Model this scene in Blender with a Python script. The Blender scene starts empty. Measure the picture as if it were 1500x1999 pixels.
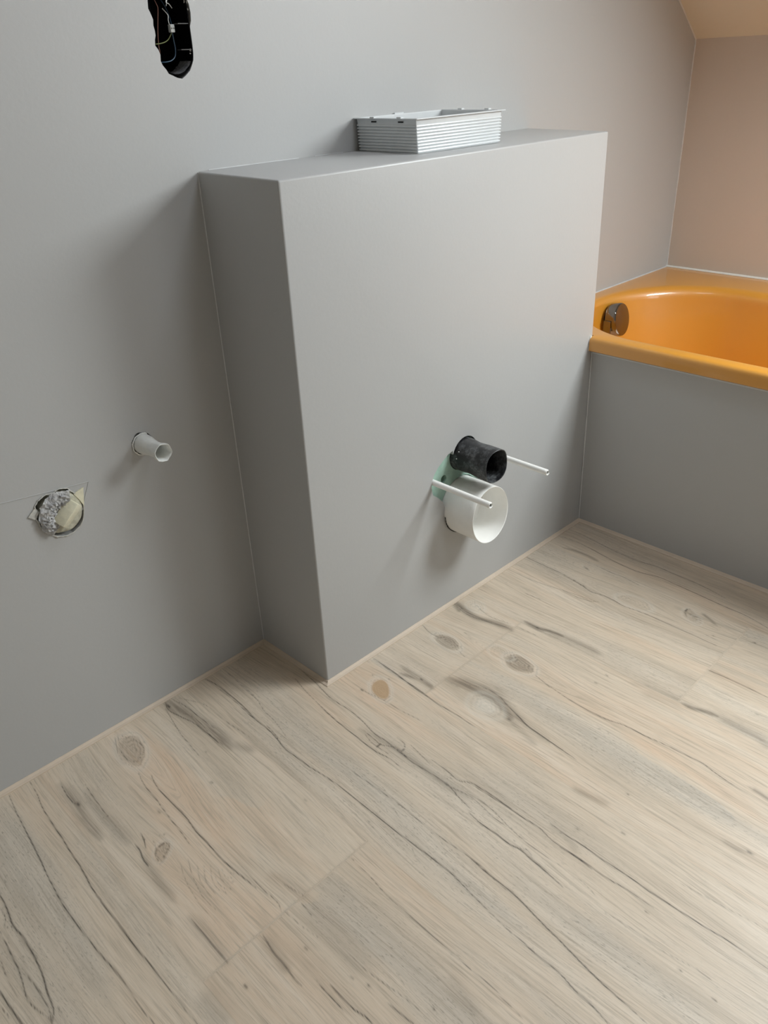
import bpy, bmesh, math, random
import numpy as np
from mathutils import Vector, Matrix, noise as mnoise

random.seed(7)
scene = bpy.context.scene
col = scene.collection
PI = math.pi

# ------------------------------------------------------------------ camera
def axis_rot(v):
    th = math.sqrt(sum(c * c for c in v))
    return Matrix.Rotation(th, 3, Vector(v))
CAM_R = axis_rot((1.022027355, -0.380944234, -0.727491953))
cam_data = bpy.data.cameras.new('camera')
cam = bpy.data.objects.new('camera', cam_data)
cam.matrix_world = Matrix.Translation((-0.7241830658, -1.1400408285, 1.0284729321)) @ CAM_R.to_4x4()
cam_data.sensor_fit = 'HORIZONTAL'
cam_data.sensor_width = 36.0
cam_data.lens = 1560.41865 / 1500 * 36.0
cam_data.clip_start = 0.01
col.objects.link(cam)
scene.camera = cam

# ------------------------------------------------------------------ view, world, light
vs = scene.view_settings
scene.display_settings.display_device = 'sRGB'
vs.view_transform = 'Standard'
vs.look = 'None'
vs.gamma = 1.0
vs.use_curve_mapping = False
vs.exposure = 0.0

world = bpy.data.worlds.new('sky')
scene.world = world
world.use_nodes = True
world.node_tree.nodes['Background'].inputs[0].default_value = (0.75, 0.87, 1.0, 1)
world.node_tree.nodes['Background'].inputs[1].default_value = 1.0

# sloped ceiling: knee wall at x = WR up to KNEE, rising towards -x
WR, KNEE, SLOPE, CEIL = 1.5577, 1.0604, 0.75, 2.15
XC = WR - (CEIL - KNEE) / SLOPE
LX, FY = -1.75, -2.6
SA = math.atan(SLOPE)
WINDOWS = [   # roof windows in the slope: x0, x1, y0, y1, power, colour
    (0.92, 1.38, -1.58, -0.84, 32.0, (0.92, 0.985, 1.0)),
    (0.18, 0.54, -0.90, -0.38, 6.3, (0.84, 0.90, 1.0)),  # second roof opening, added to brighten the ledge
]
def area_light(name, loc, direction, sx, sy, power, colour, spread=PI):
    d = bpy.data.lights.new(name, 'AREA')
    d.shape = 'RECTANGLE'; d.size = sx; d.size_y = sy; d.energy = power; d.color = colour; d.spread = spread
    o = bpy.data.objects.new(name, d)
    o.matrix_world = Matrix.Translation(loc) @ Vector(direction).to_track_quat('-Z', 'Y').to_matrix().to_4x4()
    col.objects.link(o)
    return o
nrm = Vector((-math.sin(SA), 0, -math.cos(SA)))
SLOPE_M = Matrix(((math.cos(SA), 0, math.sin(SA)), (0, 1, 0), (-math.sin(SA), 0, math.cos(SA)))).to_4x4()
for (x0, x1, y0, y1, pw, c) in WINDOWS:
    wx = (x0 + x1) / 2; wz = KNEE + (WR - wx) * SLOPE
    o = area_light('unseen_roof_light', (0, 0, 0), (0, 0, -1), (x1 - x0) / math.cos(SA) - 0.03, y1 - y0 - 0.03, pw, c)
    o.matrix_world = Matrix.Translation(Vector((wx, (y0 + y1) / 2, wz)) - nrm * 0.03) @ SLOPE_M
# weak front fill added behind the camera, set in a made-up opening
FILL_WIN = (0.55, 1.15, 0.85, 1.45)
area_light('front_fill_light', (0.85, FY - 0.03, 1.15), (0, 1, 0), 0.58, 0.58, 3.0, (0.92, 0.97, 1.0))

# ------------------------------------------------------------------ helpers
def mesh_obj(name, verts, faces, mat, parent=None, smooth=False):
    me = bpy.data.meshes.new(name)
    me.from_pydata([tuple(v) for v in verts], [], faces)
    me.update()
    bm = bmesh.new(); bm.from_mesh(me)
    bmesh.ops.recalc_face_normals(bm, faces=bm.faces)
    bm.to_mesh(me); bm.free()
    return finish(name, me, mat, parent, smooth)

def finish(name, me, mat, parent=None, smooth=False):
    me.materials.clear(); me.materials.append(mat)
    if smooth:
        me.polygons.foreach_set('use_smooth', [True] * len(me.polygons))
        if smooth != 'all':
            me.set_sharp_from_angle(angle=math.radians(smooth if smooth is not True else 40))
    o = bpy.data.objects.new(name, me)
    col.objects.link(o)
    if parent is not None:
        o.parent = parent
    return o

def bm_obj(name, bm, mat, parent=None, smooth=False):
    bmesh.ops.recalc_face_normals(bm, faces=bm.faces)
    me = bpy.data.meshes.new(name)
    bm.to_mesh(me); bm.free()
    return finish(name, me, mat, parent, smooth)

def empty(name, loc=(0, 0, 0)):
    o = bpy.data.objects.new(name, None)
    o.empty_display_size = 0.05
    o['base'] = list(loc)
    col.objects.link(o)
    return o

def thing(name, label, cat, group=None):
    o = bpy.data.objects.new(name, None)
    o.empty_display_size = 0.05
    col.objects.link(o)
    return tag(o, label, cat, group)

def tag(o, label, cat, group=None):
    o['label'] = label; o['category'] = cat
    if group: o['group'] = group
    return o

def struct(o):
    o['kind'] = 'structure'
    return o

def place_root(root, loc):
    """put an Empty at its thing's base without moving the parts"""
    root.location = loc
    inv = Matrix.Translation(-Vector(loc))
    for ch in root.children:
        ch.data.transform(inv)
        for g in ch.children:
            g.data.transform(inv)

def box_bm(x0, x1, y0, y1, z0, z1, bevel=0.0, seg=2, M=None):
    bm = bmesh.new()
    add_box(bm, x0, x1, y0, y1, z0, z1, M)
    if bevel:
        bmesh.ops.bevel(bm, geom=list(bm.edges), offset=bevel, segments=seg, profile=0.5, affect='EDGES')
    return bm

def add_box(bm, x0, x1, y0, y1, z0, z1, M=None):
    P = [Vector((x, y, z)) for z in (z0, z1) for y in (y0, y1) for x in (x0, x1)]
    if M is not None: P = [M @ p for p in P]
    v = [bm.verts.new(p) for p in P]
    for f in ((0, 1, 3, 2), (4, 6, 7, 5), (0, 4, 5, 1), (2, 3, 7, 6), (0, 2, 6, 4), (1, 5, 7, 3)):
        bm.faces.new([v[i] for i in f])

def add_loops(bm, loops, cap0=False, cap1=False, closed=True):
    """skin a list of equal-length vertex loops"""
    L = [[bm.verts.new(p) for p in lp] for lp in loops]
    n = len(L[0])
    for a, b in zip(L[:-1], L[1:]):
        for i in range(n if closed else n - 1):
            j = (i + 1) % n
            bm.faces.new((a[i], a[j], b[j], b[i]))
    if cap0: bm.faces.new(L[0][::-1])
    if cap1: bm.faces.new(L[-1])

def revolve_y(profile, c, n=48, mod=None, drift=(0, 0)):
    """profile [(r, y)] turned about an axis along y through c=(x, z); mod(k, angle, r) -> (r, dy)"""
    loops = []
    y_first, y_last = profile[0][1], min(p[1] for p in profile)
    for k, (r, y) in enumerate(profile):
        t = (y - y_first) / (y_last - y_first) if y_last != y_first else 0
        lp = []
        for i in range(n):
            a = 2 * PI * i / n
            rr, dy = (r, 0) if mod is None else mod(k, a, r)
            lp.append((c[0] + drift[0] * t + rr * math.cos(a), y + dy, c[1] + drift[1] * t + rr * math.sin(a)))
        loops.append(lp)
    return loops

def tube_bm(pts, r, n=10, bm=None, cap=True):
    bm = bm or bmesh.new()
    pts = [Vector(p) for p in pts]
    up = Vector((0.123, 0.3, 0.9)).normalized()
    loops = []
    for i, p in enumerate(pts):
        t = (pts[min(i + 1, len(pts) - 1)] - pts[max(i - 1, 0)]).normalized()
        u = (up - t * up.dot(t)).normalized(); up = u
        v = t.cross(u)
        rr = r[i] if isinstance(r, (list, tuple)) else r
        loops.append([p + (u * math.cos(2 * PI * k / n) + v * math.sin(2 * PI * k / n)) * rr for k in range(n)])
    add_loops(bm, loops, cap, cap)
    return bm

def smooth_pts(pts, m=6):
    P = [Vector(p) for p in pts]; out = []
    for i in range(len(P) - 1):
        p0, p1, p2, p3 = P[max(i - 1, 0)], P[i], P[i + 1], P[min(i + 2, len(P) - 1)]
        for k in range(m):
            t = k / m
            out.append(0.5 * ((2 * p1) + (p2 - p0) * t + (2 * p0 - 5 * p1 + 4 * p2 - p3) * t * t + (3 * p1 - p0 - 3 * p2 + p3) * t ** 3))
    out.append(P[-1])
    return out

def prism_xz(poly, y0, y1):
    bm = bmesh.new()
    a = [bm.verts.new((x, y0, z)) for x, z in poly]
    b = [bm.verts.new((x, y1, z)) for x, z in poly]
    n = len(poly)
    bm.faces.new(a); bm.faces.new(b[::-1])
    for i in range(n):
        bm.faces.new((a[i], b[i], b[(i + 1) % n], a[(i + 1) % n]))
    bmesh.ops.recalc_face_normals(bm, faces=bm.faces)
    return bm

def cut(obj, prisms):
    """boolean the prisms out of obj and keep only the resulting mesh"""
    tmp = []
    for bm in prisms:
        me = bpy.data.meshes.new('cutter'); bm.to_mesh(me); bm.free()
        c = bpy.data.objects.new('cutter', me); col.objects.link(c); tmp.append(c)
        m = obj.modifiers.new('cut', 'BOOLEAN'); m.operation = 'DIFFERENCE'; m.object = c; m.solver = 'EXACT'
    bpy.context.view_layer.update()
    dg = bpy.context.evaluated_depsgraph_get()
    me = bpy.data.meshes.new_from_object(obj.evaluated_get(dg))
    obj.modifiers.clear()
    mats = list(obj.data.materials)
    obj.data = me
    me.materials.clear()
    for m in mats: me.materials.append(m)
    me.polygons.foreach_set('material_index', [0] * len(me.polygons))
    for c in tmp:
        bpy.data.objects.remove(c)

# ------------------------------------------------------------------ materials
def srgb(r, g, b):
    f = lambda c: (c / 255 / 12.92) if c / 255 <= 0.04045 else ((c / 255 + 0.055) / 1.055) ** 2.4
    return (f(r), f(g), f(b), 1)

class NT:
    def __init__(self, name):
        self.m = bpy.data.materials.new(name); self.m.use_nodes = True
        self.t = self.m.node_tree; self.b = self.t.nodes['Principled BSDF']
    def n(self, kind, **kw):
        nd = self.t.nodes.new(kind)
        for k, v in kw.items(): setattr(nd, k, v)
        return nd
    def l(self, a, b): self.t.links.new(a, b)
    def val(self, sock, x):
        if hasattr(x, 'is_linked'): self.l(x, sock)
        else: sock.default_value = x
    def math(self, op, a, b=0.0, c=None, clamp=False):
        nd = self.n('ShaderNodeMath', operation=op, use_clamp=clamp)
        self.val(nd.inputs[0], a); self.val(nd.inputs[1], b)
        if c is not None: self.val(nd.inputs[2], c)
        return nd.outputs[0]
    def mix(self, fac, a, b, mode='MIX'):
        nd = self.n('ShaderNodeMix', data_type='RGBA', blend_type=mode)
        self.val(nd.inputs['Factor'], fac)
        for s, x in ((nd.inputs[6], a), (nd.inputs[7], b)): self.val(s, x)
        return nd.outputs[2]
    def noise(self, vec, scale, detail=3, rough=0.5):
        nd = self.n('ShaderNodeTexNoise'); self.l(vec, nd.inputs['Vector'])
        nd.inputs['Scale'].default_value = scale; nd.inputs['Detail'].default_value = detail; nd.inputs['Roughness'].default_value = rough
        return nd.outputs[0]
    def ramp(self, x, lo, hi, a=0.0, b=1.0):
        nd = self.n('ShaderNodeMapRange', clamp=True)
        self.val(nd.inputs[0], x)
        for i, v in enumerate((lo, hi, a, b)): nd.inputs[i + 1].default_value = v
        return nd.outputs[0]

def plain(name, c, rough=0.5, metal=0.0, mott=0.06, scale=30, bump=0.0, bscale=300, spec=0.5, c2=None, coat=0.0, trans=0.0):
    T = NT(name)
    pos = T.n('ShaderNodeTexCoord').outputs['Object']
    nz = T.noise(pos, scale, 4, 0.6)
    dark = c2 or tuple(x * (1 - mott) for x in c[:3]) + (1,)
    T.l(T.mix(T.ramp(nz, 0.35, 0.65), c, dark), T.b.inputs['Base Color'])
    T.b.inputs['Roughness'].default_value = rough
    T.b.inputs['Metallic'].default_value = metal
    T.b.inputs['Specular IOR Level'].default_value = spec
    T.b.inputs['Coat Weight'].default_value = coat
    T.b.inputs['Transmission Weight'].default_value = trans
    if bump:
        bn = T.n('ShaderNodeBump'); bn.inputs['Strength'].default_value = bump; bn.inputs['Distance'].default_value = 0.001
        T.l(T.noise(pos, bscale, 3, 0.5), bn.inputs['Height'])
        T.l(bn.outputs[0], T.b.inputs['Normal'])
    return T.m

GREY = srgb(180, 180, 179)
def paint_mat(name, c, rough=0.5):
    T = NT(name)
    pos = T.n('ShaderNodeTexCoord').outputs['Object']
    big = T.ramp(T.noise(pos, 2.5, 3, 0.5), 0.3, 0.7)
    fine = T.ramp(T.noise(pos, 160, 3, 0.6), 0.3, 0.7)
    a = T.mix(big, c, tuple(x * 0.975 for x in c[:3]) + (1,))
    T.l(T.mix(T.math('MULTIPLY', fine, 0.35), a, tuple(x * 0.96 for x in c[:3]) + (1,)), T.b.inputs['Base Color'])
    T.b.inputs['Roughness'].default_value = rough
    T.b.inputs['Specular IOR Level'].default_value = 0.5
    bn = T.n('ShaderNodeBump'); bn.inputs['Strength'].default_value = 0.06; bn.inputs['Distance'].default_value = 0.001
    T.l(T.math('ADD', fine, T.noise(pos, 35, 2, 0.5)), bn.inputs['Height']); T.l(bn.outputs[0], T.b.inputs['Normal'])
    return T.m
M_wall = paint_mat('grey_wall_paint', GREY)
M_box = paint_mat('grey_box_paint', GREY, 0.36)
M_ceil = paint_mat('ceiling_paint', srgb(222, 218, 206))
M_rwall = paint_mat('bounce_lit_wall_paint', srgb(212, 201, 190))  # wall paint lightened and warmed in place of missing bounce light
M_other = paint_mat('room_white_paint', srgb(185, 183, 180))
M_caulk = plain('white_caulk', srgb(236, 236, 232), 0.45, mott=0.04, scale=80, bump=0.3, bscale=120)
M_greycaulk = plain('light_grey_caulk', srgb(205, 206, 206), 0.5, mott=0.08, scale=80, bump=0.3, bscale=120)
M_bead = plain('beige_floor_bead', srgb(204, 187, 168), 0.5, mott=0.06, scale=40)
M_tub = plain('orange_enamel', srgb(211, 145, 40), 0.42, mott=0.02, scale=3, coat=1.0, spec=0.9)
M_tub.node_tree.nodes['Principled BSDF'].inputs['Coat Roughness'].default_value = 0.1
M_chrome = plain('chrome', srgb(132, 129, 124), 0.08, metal=1.0, mott=0.03)
M_plastic = plain('white_plastic', srgb(214, 217, 218), 0.35, mott=0.03, scale=60)
M_sleeve = plain('cream_white_plastic', srgb(250, 249, 245), 0.3, mott=0.03, scale=60)
M_green = plain('green_board', srgb(165, 196, 180), 0.8, mott=0.2, scale=45, bump=0.4, bscale=90)
M_dark = plain('dark_gap', srgb(22, 21, 20), 0.9, mott=0.4)
M_ebox = plain('black_installation_plastic', srgb(6, 6, 7), 0.8, mott=0.3, spec=0.05)
M_pipegrey = plain('light_grey_plastic', srgb(236, 237, 233), 0.4, mott=0.08, scale=80)
M_pipedark = plain('pipe_inside_grey', srgb(120, 118, 110), 0.6, mott=0.1, scale=80)
M_plaster = plain('chipped_plaster', srgb(205, 203, 196), 0.9, mott=0.25, scale=220, bump=0.8, bscale=160)
M_cap = plain('beige_grey_cap', srgb(200, 197, 178), 0.55, mott=0.25, scale=140, bump=0.5, bscale=200)
M_tab = plain('cream_plug_tab', srgb(226, 221, 196), 0.5, mott=0.12, scale=160)
M_film = plain('crinkled_film', srgb(248, 247, 245), 0.3, mott=0.3, scale=110, bump=0.3, bscale=140, c2=srgb(205, 204, 206))
M_copper = plain('pinkish_wire', srgb(120, 84, 72), 0.4)
M_gy = plain('green_yellow_wire', srgb(112, 118, 72), 0.4)
M_blue = plain('blue_wire', srgb(50, 78, 100), 0.4)
M_white_w = plain('white_wire_sleeve', srgb(225, 228, 225), 0.4)
M_wood = plain('white_window_wood', srgb(235, 233, 228), 0.4)

# black pipe: chalky scuffs around its middle
def black_pipe_mat():
    T = NT('scuffed_black_plastic')
    pos = T.n('ShaderNodeTexCoord').outputs['Object']
    nz = T.noise(pos, 38, 6, 0.65); nf = T.noise(pos, 260, 3, 0.6)
    f = T.math('MULTIPLY', T.ramp(nz, 0.44, 0.66), T.ramp(nf, 0.25, 0.7))
    T.l(T.mix(T.math('MULTIPLY', f, 0.6), srgb(24, 24, 26), srgb(150, 154, 156)), T.b.inputs['Base Color'])
    T.b.inputs['Roughness'].default_value = 0.42
    return T.m
M_black = black_pipe_mat()

# ------------------------------------------------------------------ floor: vinyl planks along y, drawn grain
CRACKS=[(1.5, 0.75, [(-5392, -113), (-5465, -645), (-5512, -1195), (-5550, -1606), (-5606, -2043), (-5643, -2392), (-5678, -2868), (-5674, -3244), (-5657, -3782), (-5631, -4127), (-5629, -4502), (-5639, -4880), (-5623, -5112), (-5629, -5291)]),
(1.5, 0.85, [(-5029, -83), (-5062, -438), (-5127, -823), (-5146, -1163), (-5166, -1586), (-5195, -1982), (-5218, -2409), (-5263, -2751), (-5274, -3152), (-5268, -3555), (-5275, -3963), (-5265, -4370), (-5267, -4645), (-5257, -5021), (-5259, -5275), (-5248, -5501), (-5243, -5692)]),
(1.9, 0.9, [(-6227, -1691), (-6249, -1879), (-6267, -2148), (-6318, -2491), (-6291, -2786), (-6293, -3080), (-6306, -3281), (-6331, -3500), (-6395, -3803), (-6427, -4029), (-6520, -4180)]),
(1.1, 0.7, [(-6330, -2082), (-6333, -2279), (-6400, -2443), (-6324, -2504)]),
(1.2, 0.7, [(-6475, -2442), (-6505, -2822), (-6523, -3160), (-6574, -3450), (-6612, -3675), (-6565, -3917), (-6508, -4102)]),
(2.4, 0.9, [(-6822, -3191), (-6817, -3296), (-6804, -3605), (-6789, -3900), (-6788, -4057)]),
(1, 0.6, [(-6891, -3481), (-6858, -3738)]),
(1, 0.6, [(-6463, -3498), (-6460, -3735), (-6467, -3987), (-6519, -4153)]),
(1, 0.5, [(-6375, -4019), (-6385, -4168), (-6385, -4292)]),
(1, 0.5, [(-6632, -2834), (-6671, -3110), (-6683, -3370), (-6682, -3537)]),
(1, 0.5, [(-6487, -3302), (-6459, -3570), (-6438, -3791)]),
(1.2, 0.6, [(-4686, -535), (-4719, -804), (-4726, -1013), (-4699, -1148)]),
(1.2, 0.55, [(-4403, -838), (-4436, -1188), (-4458, -1537), (-4467, -1733), (-4471, -2031)]),
(2, 0.7, [(-4427, -2538), (-4438, -2691), (-4482, -2874), (-4490, -3045)]),
(1.3, 0.7, [(-4267, -2420), (-4289, -2566), (-4354, -2733)]),
(0.9, 0.5, [(-3415, -78), (-3514, -359), (-3621, -682), (-3597, -980), (-3404, -976), (-3283, -798), (-3315, -479), (-3404, -319), (-3415, -111)]),
(0.8, 0.35, [(-3449, -75), (-3591, -404), (-3695, -723), (-3670, -1049), (-3627, -1154)]),
(1.8, 0.8, [(-3530, -1490), (-3600, -1809), (-3616, -2278), (-3611, -2695), (-3647, -3006), (-3643, -3346), (-3657, -3702), (-3634, -4083), (-3593, -4511)]),
(1.1, 0.6, [(-3647, -1249), (-3725, -1620), (-3748, -2057), (-3789, -2506), (-3820, -2920), (-3852, -3172)]),
(1.1, 0.5, [(-4317, -2958), (-4329, -3081), (-4196, -3040), (-4071, -2939), (-4111, -2849), (-4230, -2864), (-4320, -2954)]),
(0.9, 0.35, [(-4109, -2661), (-4013, -2714), (-3957, -2726)]),
(0.9, 0.35, [(-4202, -2658), (-4232, -2815), (-4326, -2948)]),
(2.2, 0.6, [(-4517, -4227), (-4523, -4527), (-4523, -4787), (-4526, -5001), (-4526, -5125)]),
(0.9, 0.4, [(-5043, -3943), (-5053, -4195), (-5055, -4519)]),
(1.5, 0.8, [(-2396, -82), (-2478, -312), (-2431, -606), (-2352, -962), (-2326, -1385), (-2320, -1711)]),
(1.3, 0.6, [(-2284, -59), (-2209, -499), (-2188, -1005), (-2161, -1368)]),
(1.1, 0.5, [(-2486, -198), (-2572, -589), (-2658, -1027), (-2692, -1372), (-2726, -1706)]),
(1.0, 0.45, [(-2212, -101), (-2078, -356), (-1928, -733), (-1918, -1298), (-1851, -2027)]),
(1.0, 0.4, [(-2379, -524), (-2281, -734), (-2262, -1059), (-2307, -1470), (-2282, -1876)]),
(1.6, 0.75, [(-1540, -28), (-1468, -353), (-1457, -813), (-1469, -1232), (-1514, -1736)]),
(0.9, 0.4, [(-1103, -129), (-1136, -715), (-1183, -1293)]),
(1.5, 0.75, [(-1491, -566), (-1484, -992), (-1510, -1606), (-1506, -2031), (-1537, -2368), (-1591, -2668), (-1581, -2992), (-1561, -3350), (-1519, -3722), (-1504, -4210), (-1503, -4691), (-1503, -5150), (-1489, -5576), (-1476, -5984), (-1476, -6387), (-1526, -6814), (-1573, -7220), (-1607, -7597)]),
(0.9, 0.45, [(-1122, -753), (-1177, -1286), (-1274, -1666), (-1309, -2017), (-1362, -2263), (-1413, -2502)]),
(1.1, 0.6, [(-1475, -1990), (-1500, -2262), (-1583, -2571)]),
(1.0, 0.55, [(-1153, -3622), (-1131, -4106), (-1109, -4570), (-1089, -5015), (-1112, -5481), (-1107, -5901), (-1088, -6292), (-1090, -6646), (-1132, -6944), (-1154, -7253)]),
(1.3, 0.65, [(-60, -1203), (-138, -1913), (-205, -2343), (-182, -2772), (-210, -3131), (-282, -3578), (-273, -3876), (-298, -4200), (-279, -4425), (-290, -4813)]),
(1.5, 0.75, [(-450, -2158), (-510, -2573), (-540, -2888), (-554, -3284), (-566, -3560), (-570, -3873), (-517, -4170), (-538, -4482)]),
(1, 0.5, [(-308, -1380), (-399, -1798), (-450, -2158)]),
(1.3, 0.65, [(-361, -3345), (-385, -3684), (-397, -3849), (-254, -4108), (-293, -4342)]),
(1.1, 0.6, [(-290, -3893), (-288, -4141), (-216, -4219), (-101, -4133), (-81, -3939)]),
(1.1, 0.6, [(-558, -3886), (-479, -3831), (-380, -3832)]),
(1.7, 0.7, [(-271, -4125), (-313, -4457), (-290, -4813)]),
(1.6, 0.6, [(-290, -4813), (-270, -5250), (-341, -5574), (-394, -5874)]),
(1.1, 0.5, [(-405, -3444), (-468, -3666), (-472, -3874), (-451, -4104)]),
(1.0, 0.5, [(-40, -4198), (-93, -4490), (-144, -4773)]),
(1.4, 0.65, [(-53, -4737), (-57, -5063), (-84, -5355), (20, -5529), (49, -5931), (46, -6342)]),
(1, 0.5, [(-295, -5002), (-286, -5264), (-207, -5718), (-267, -6182), (-264, -6578)]),
(1.5, 0.7, [(1104, -2387), (1089, -2907), (1075, -3405), (1035, -3854), (1048, -4340), (1035, -4780)]),
(1, 0.55, [(-2307, -5129), (-2322, -5542), (-2368, -5927), (-2366, -6251), (-2370, -6646), (-2374, -7023), (-2378, -7383), (-2361, -7712), (-2354, -8164)]),
(1.3, 0.5, [(-3290, -5165), (-3312, -5415)]),
(0.9, 0.35, [(-3541, -5062), (-3519, -5397), (-3459, -5761)]),
(0.9, 0.45, [(-3324, -5944), (-3326, -6191), (-3327, -6510), (-3292, -6779), (-3240, -7096), (-3207, -7420)]),
(2.2, 0.55, [(-3955, -5134), (-4011, -5433), (-4020, -5707), (-4047, -5953), (-4042, -6073)]),
(1.2, 0.7, [(-3862, -6146), (-3874, -6361), (-3868, -6552), (-3881, -6720)]),
(1.8, 0.8, [(-3777, -6331), (-3781, -6532), (-3776, -6757), (-3737, -6940), (-3731, -7080)]),
(2.2, 0.6, [(-3420, -7055), (-3402, -7253), (-3381, -7444)]),
(1, 0.45, [(-3277, -4730), (-3237, -4916), (-3198, -5099)]),
(1, 0.5, [(-3529, -3652), (-3526, -4170), (-3544, -4592), (-3522, -4898), (-3580, -5111)]),
(1.2, 0.4, [(-2316, -5094), (-2301, -5212)]),
(1, 0.45, [(341, -2605), (420, -3022), (445, -3530), (507, -3983)]),
(1.2, 0.6, [(1778, -3918), (1950, -4275), (1954, -4610), (1879, -4811)]),
(2.2, 0.75, [(1870, -4841), (1775, -5167), (1691, -5453), (1659, -5782), (1631, -6139), (1604, -6484)]),
(1.4, 0.7, [(2837, -4946), (2766, -5453), (2743, -5907), (2765, -6316), (2853, -6672), (2873, -7057), (2913, -7417), (2932, -7778), (2946, -8059), (2894, -8294), (2850, -8621), (2846, -8920), (2841, -9179)]),
(1.6, 0.8, [(5209, -7053), (5225, -7426), (5231, -7811), (5211, -8195)]),
(1.7, 0.85, [(235, -6943), (217, -7252), (230, -7532), (223, -7884), (232, -8215), (225, -8542), (233, -8850), (240, -9148), (248, -9436), (269, -9709), (262, -9985), (255, -10252)]),
(1.4, 0.7, [(-9, -5467), (14, -5833), (31, -6151), (28, -6554), (44, -6851), (-13, -7116), (-14, -7299), (-4, -7543), (-3, -7820), (-2, -8090), (28, -8335), (29, -8590), (43, -8830)]),
(1.7, 0.8, [(-20, -7267), (-4, -7543), (-17, -7830)]),
(1.1, 0.5, [(-175, -5691), (-165, -6060), (-255, -6532), (-304, -6913), (-300, -7280)]),
(0.9, 0.35, [(-300, -7280), (-277, -7654), (-314, -7951), (-388, -8197)]),
(1.8, 0.8, [(-462, -5888), (-497, -6164), (-488, -6476), (-493, -6713), (-460, -6878), (-486, -7083), (-504, -7315), (-528, -7510), (-552, -7700)]),
(1.1, 0.6, [(-446, -6868), (-391, -6977), (-461, -7084)]),
(1.6, 0.8, [(-1081, -6246), (-1104, -6580), (-1126, -6902), (-1134, -7274), (-1191, -7666), (-1245, -8039), (-1297, -8395), (-1346, -8733), (-1371, -9043), (-1395, -9341), (-1413, -9489)]),
(1.5, 0.75, [(-1614, -7568), (-1608, -7700), (-1629, -8047), (-1626, -8365), (-1681, -8647), (-1690, -8891), (-1738, -9151)]),
(0.9, 0.4, [(-2376, -7346), (-2379, -7693), (-2383, -8026), (-2406, -8360)]),
(1.6, 0.4, [(-370, -9599), (-370, -9790)]),
(0.9, 0.3, [(1459, -7850), (1464, -8360), (1469, -8845)]),
(0.9, 0.3, [(2237, -7264), (2198, -7800), (2205, -8354), (2228, -9062)]),
(0.9, 0.3, [(624, -8798), (678, -9228), (729, -9640), (778, -10035)]),
(0.9, 0.3, [(-484, -8321), (-436, -8762), (-440, -9210), (-331, -9717)]),
(2, 0.5, [(2609, -2018), (2504, -2347), (2520, -2636)]),
(1.0, 0.4, [(2478, -3114), (2393, -3400)]),
(1.8, 0.8, [(1136, -2045), (1126, -2441), (1105, -2836), (1057, -3245), (1045, -3675)]),
(1.4, 0.6, [(3612, -2063), (3505, -2539), (3589, -2992), (3747, -3515)]),
(1.2, 0.5, [(3890, -2448), (3778, -2914), (3858, -3430)]),
(1, 0.4, [(3859, -3571), (3900, -4024)]),
(1.1, 0.5, [(2899, -4681), (2836, -4947), (2790, -5134)]),
(1.6, 0.7, [(6182, -2027), (6159, -2629), (6145, -3165)]),
(1.4, 0.4, [(5480, -2039), (5484, -2809), (5611, -3598), (5733, -4351)]),
(1.2, 0.5, [(4951, -2938), (4997, -3379)]),
(1.4, 0.7, [(7933, -2076), (7934, -2433), (7863, -2944), (7805, -3355), (7770, -3778), (7762, -4174), (7826, -4553), (7812, -4965), (7799, -5365), (7761, -5765), (7676, -6176), (7656, -6306)]),
(1.5, 0.85, [(7533, -2225), (7560, -2600), (7507, -3017), (7414, -3557), (7355, -4022), (7353, -4406), (7460, -4820), (7452, -5219), (7420, -5620), (7388, -6008), (7358, -6384), (7351, -6740), (7308, -7045), (7222, -7360)]),
(1.2, 0.6, [(6944, -3558), (6926, -3926), (6934, -4270), (6893, -4634)]),
(1.5, 0.75, [(6140, -3168), (6099, -3415), (6056, -3695), (5968, -3997), (6014, -4243), (6015, -4513), (5972, -4804), (6011, -5105), (6028, -5412), (6023, -5724), (6018, -6029), (6014, -6326), (6009, -6617), (6010, -6842)]),
(1.5, 0.45, [(5594, -3538), (5594, -3891), (5660, -4193), (5755, -4337)]),
(1.6, 0.7, [(6503, -5975), (6612, -5883), (6738, -5855), (6794, -5903)]),
(0.9, 0.28, [(-3855, -3850), (-3930, -4029), (-3908, -4200), (-3809, -4283)]),
(0.9, 0.28, [(-3800, -3863), (-3860, -4018), (-3839, -4147), (-3740, -4187)]),
(0.9, 0.28, [(-3755, -3889), (-3788, -4007), (-3751, -4111), (-3669, -4132)]),
(0.9, 0.28, [(-3831, -3698), (-3951, -3922), (-3988, -4136), (-3914, -4298)]),
(0.9, 0.28, [(-3913, -3655), (-4032, -3879), (-4057, -4147)]),
(0.9, 0.28, [(-3936, -3497), (-4086, -3822), (-4126, -4157)]),
(0.9, 0.28, [(-4012, -3371), (-4143, -3719), (-4214, -4106), (-4183, -4420)]),
(0.9, 0.28, [(-4106, -3272), (-4232, -3667), (-4299, -4098), (-4296, -4497)]),
(0.9, 0.28, [(-3700, -3925), (-3716, -4018), (-3679, -4079), (-3625, -4092)]),
(1, 0.5, [(6202, -6232), (6198, -6496), (6173, -6765), (6173, -6990)])]
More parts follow.
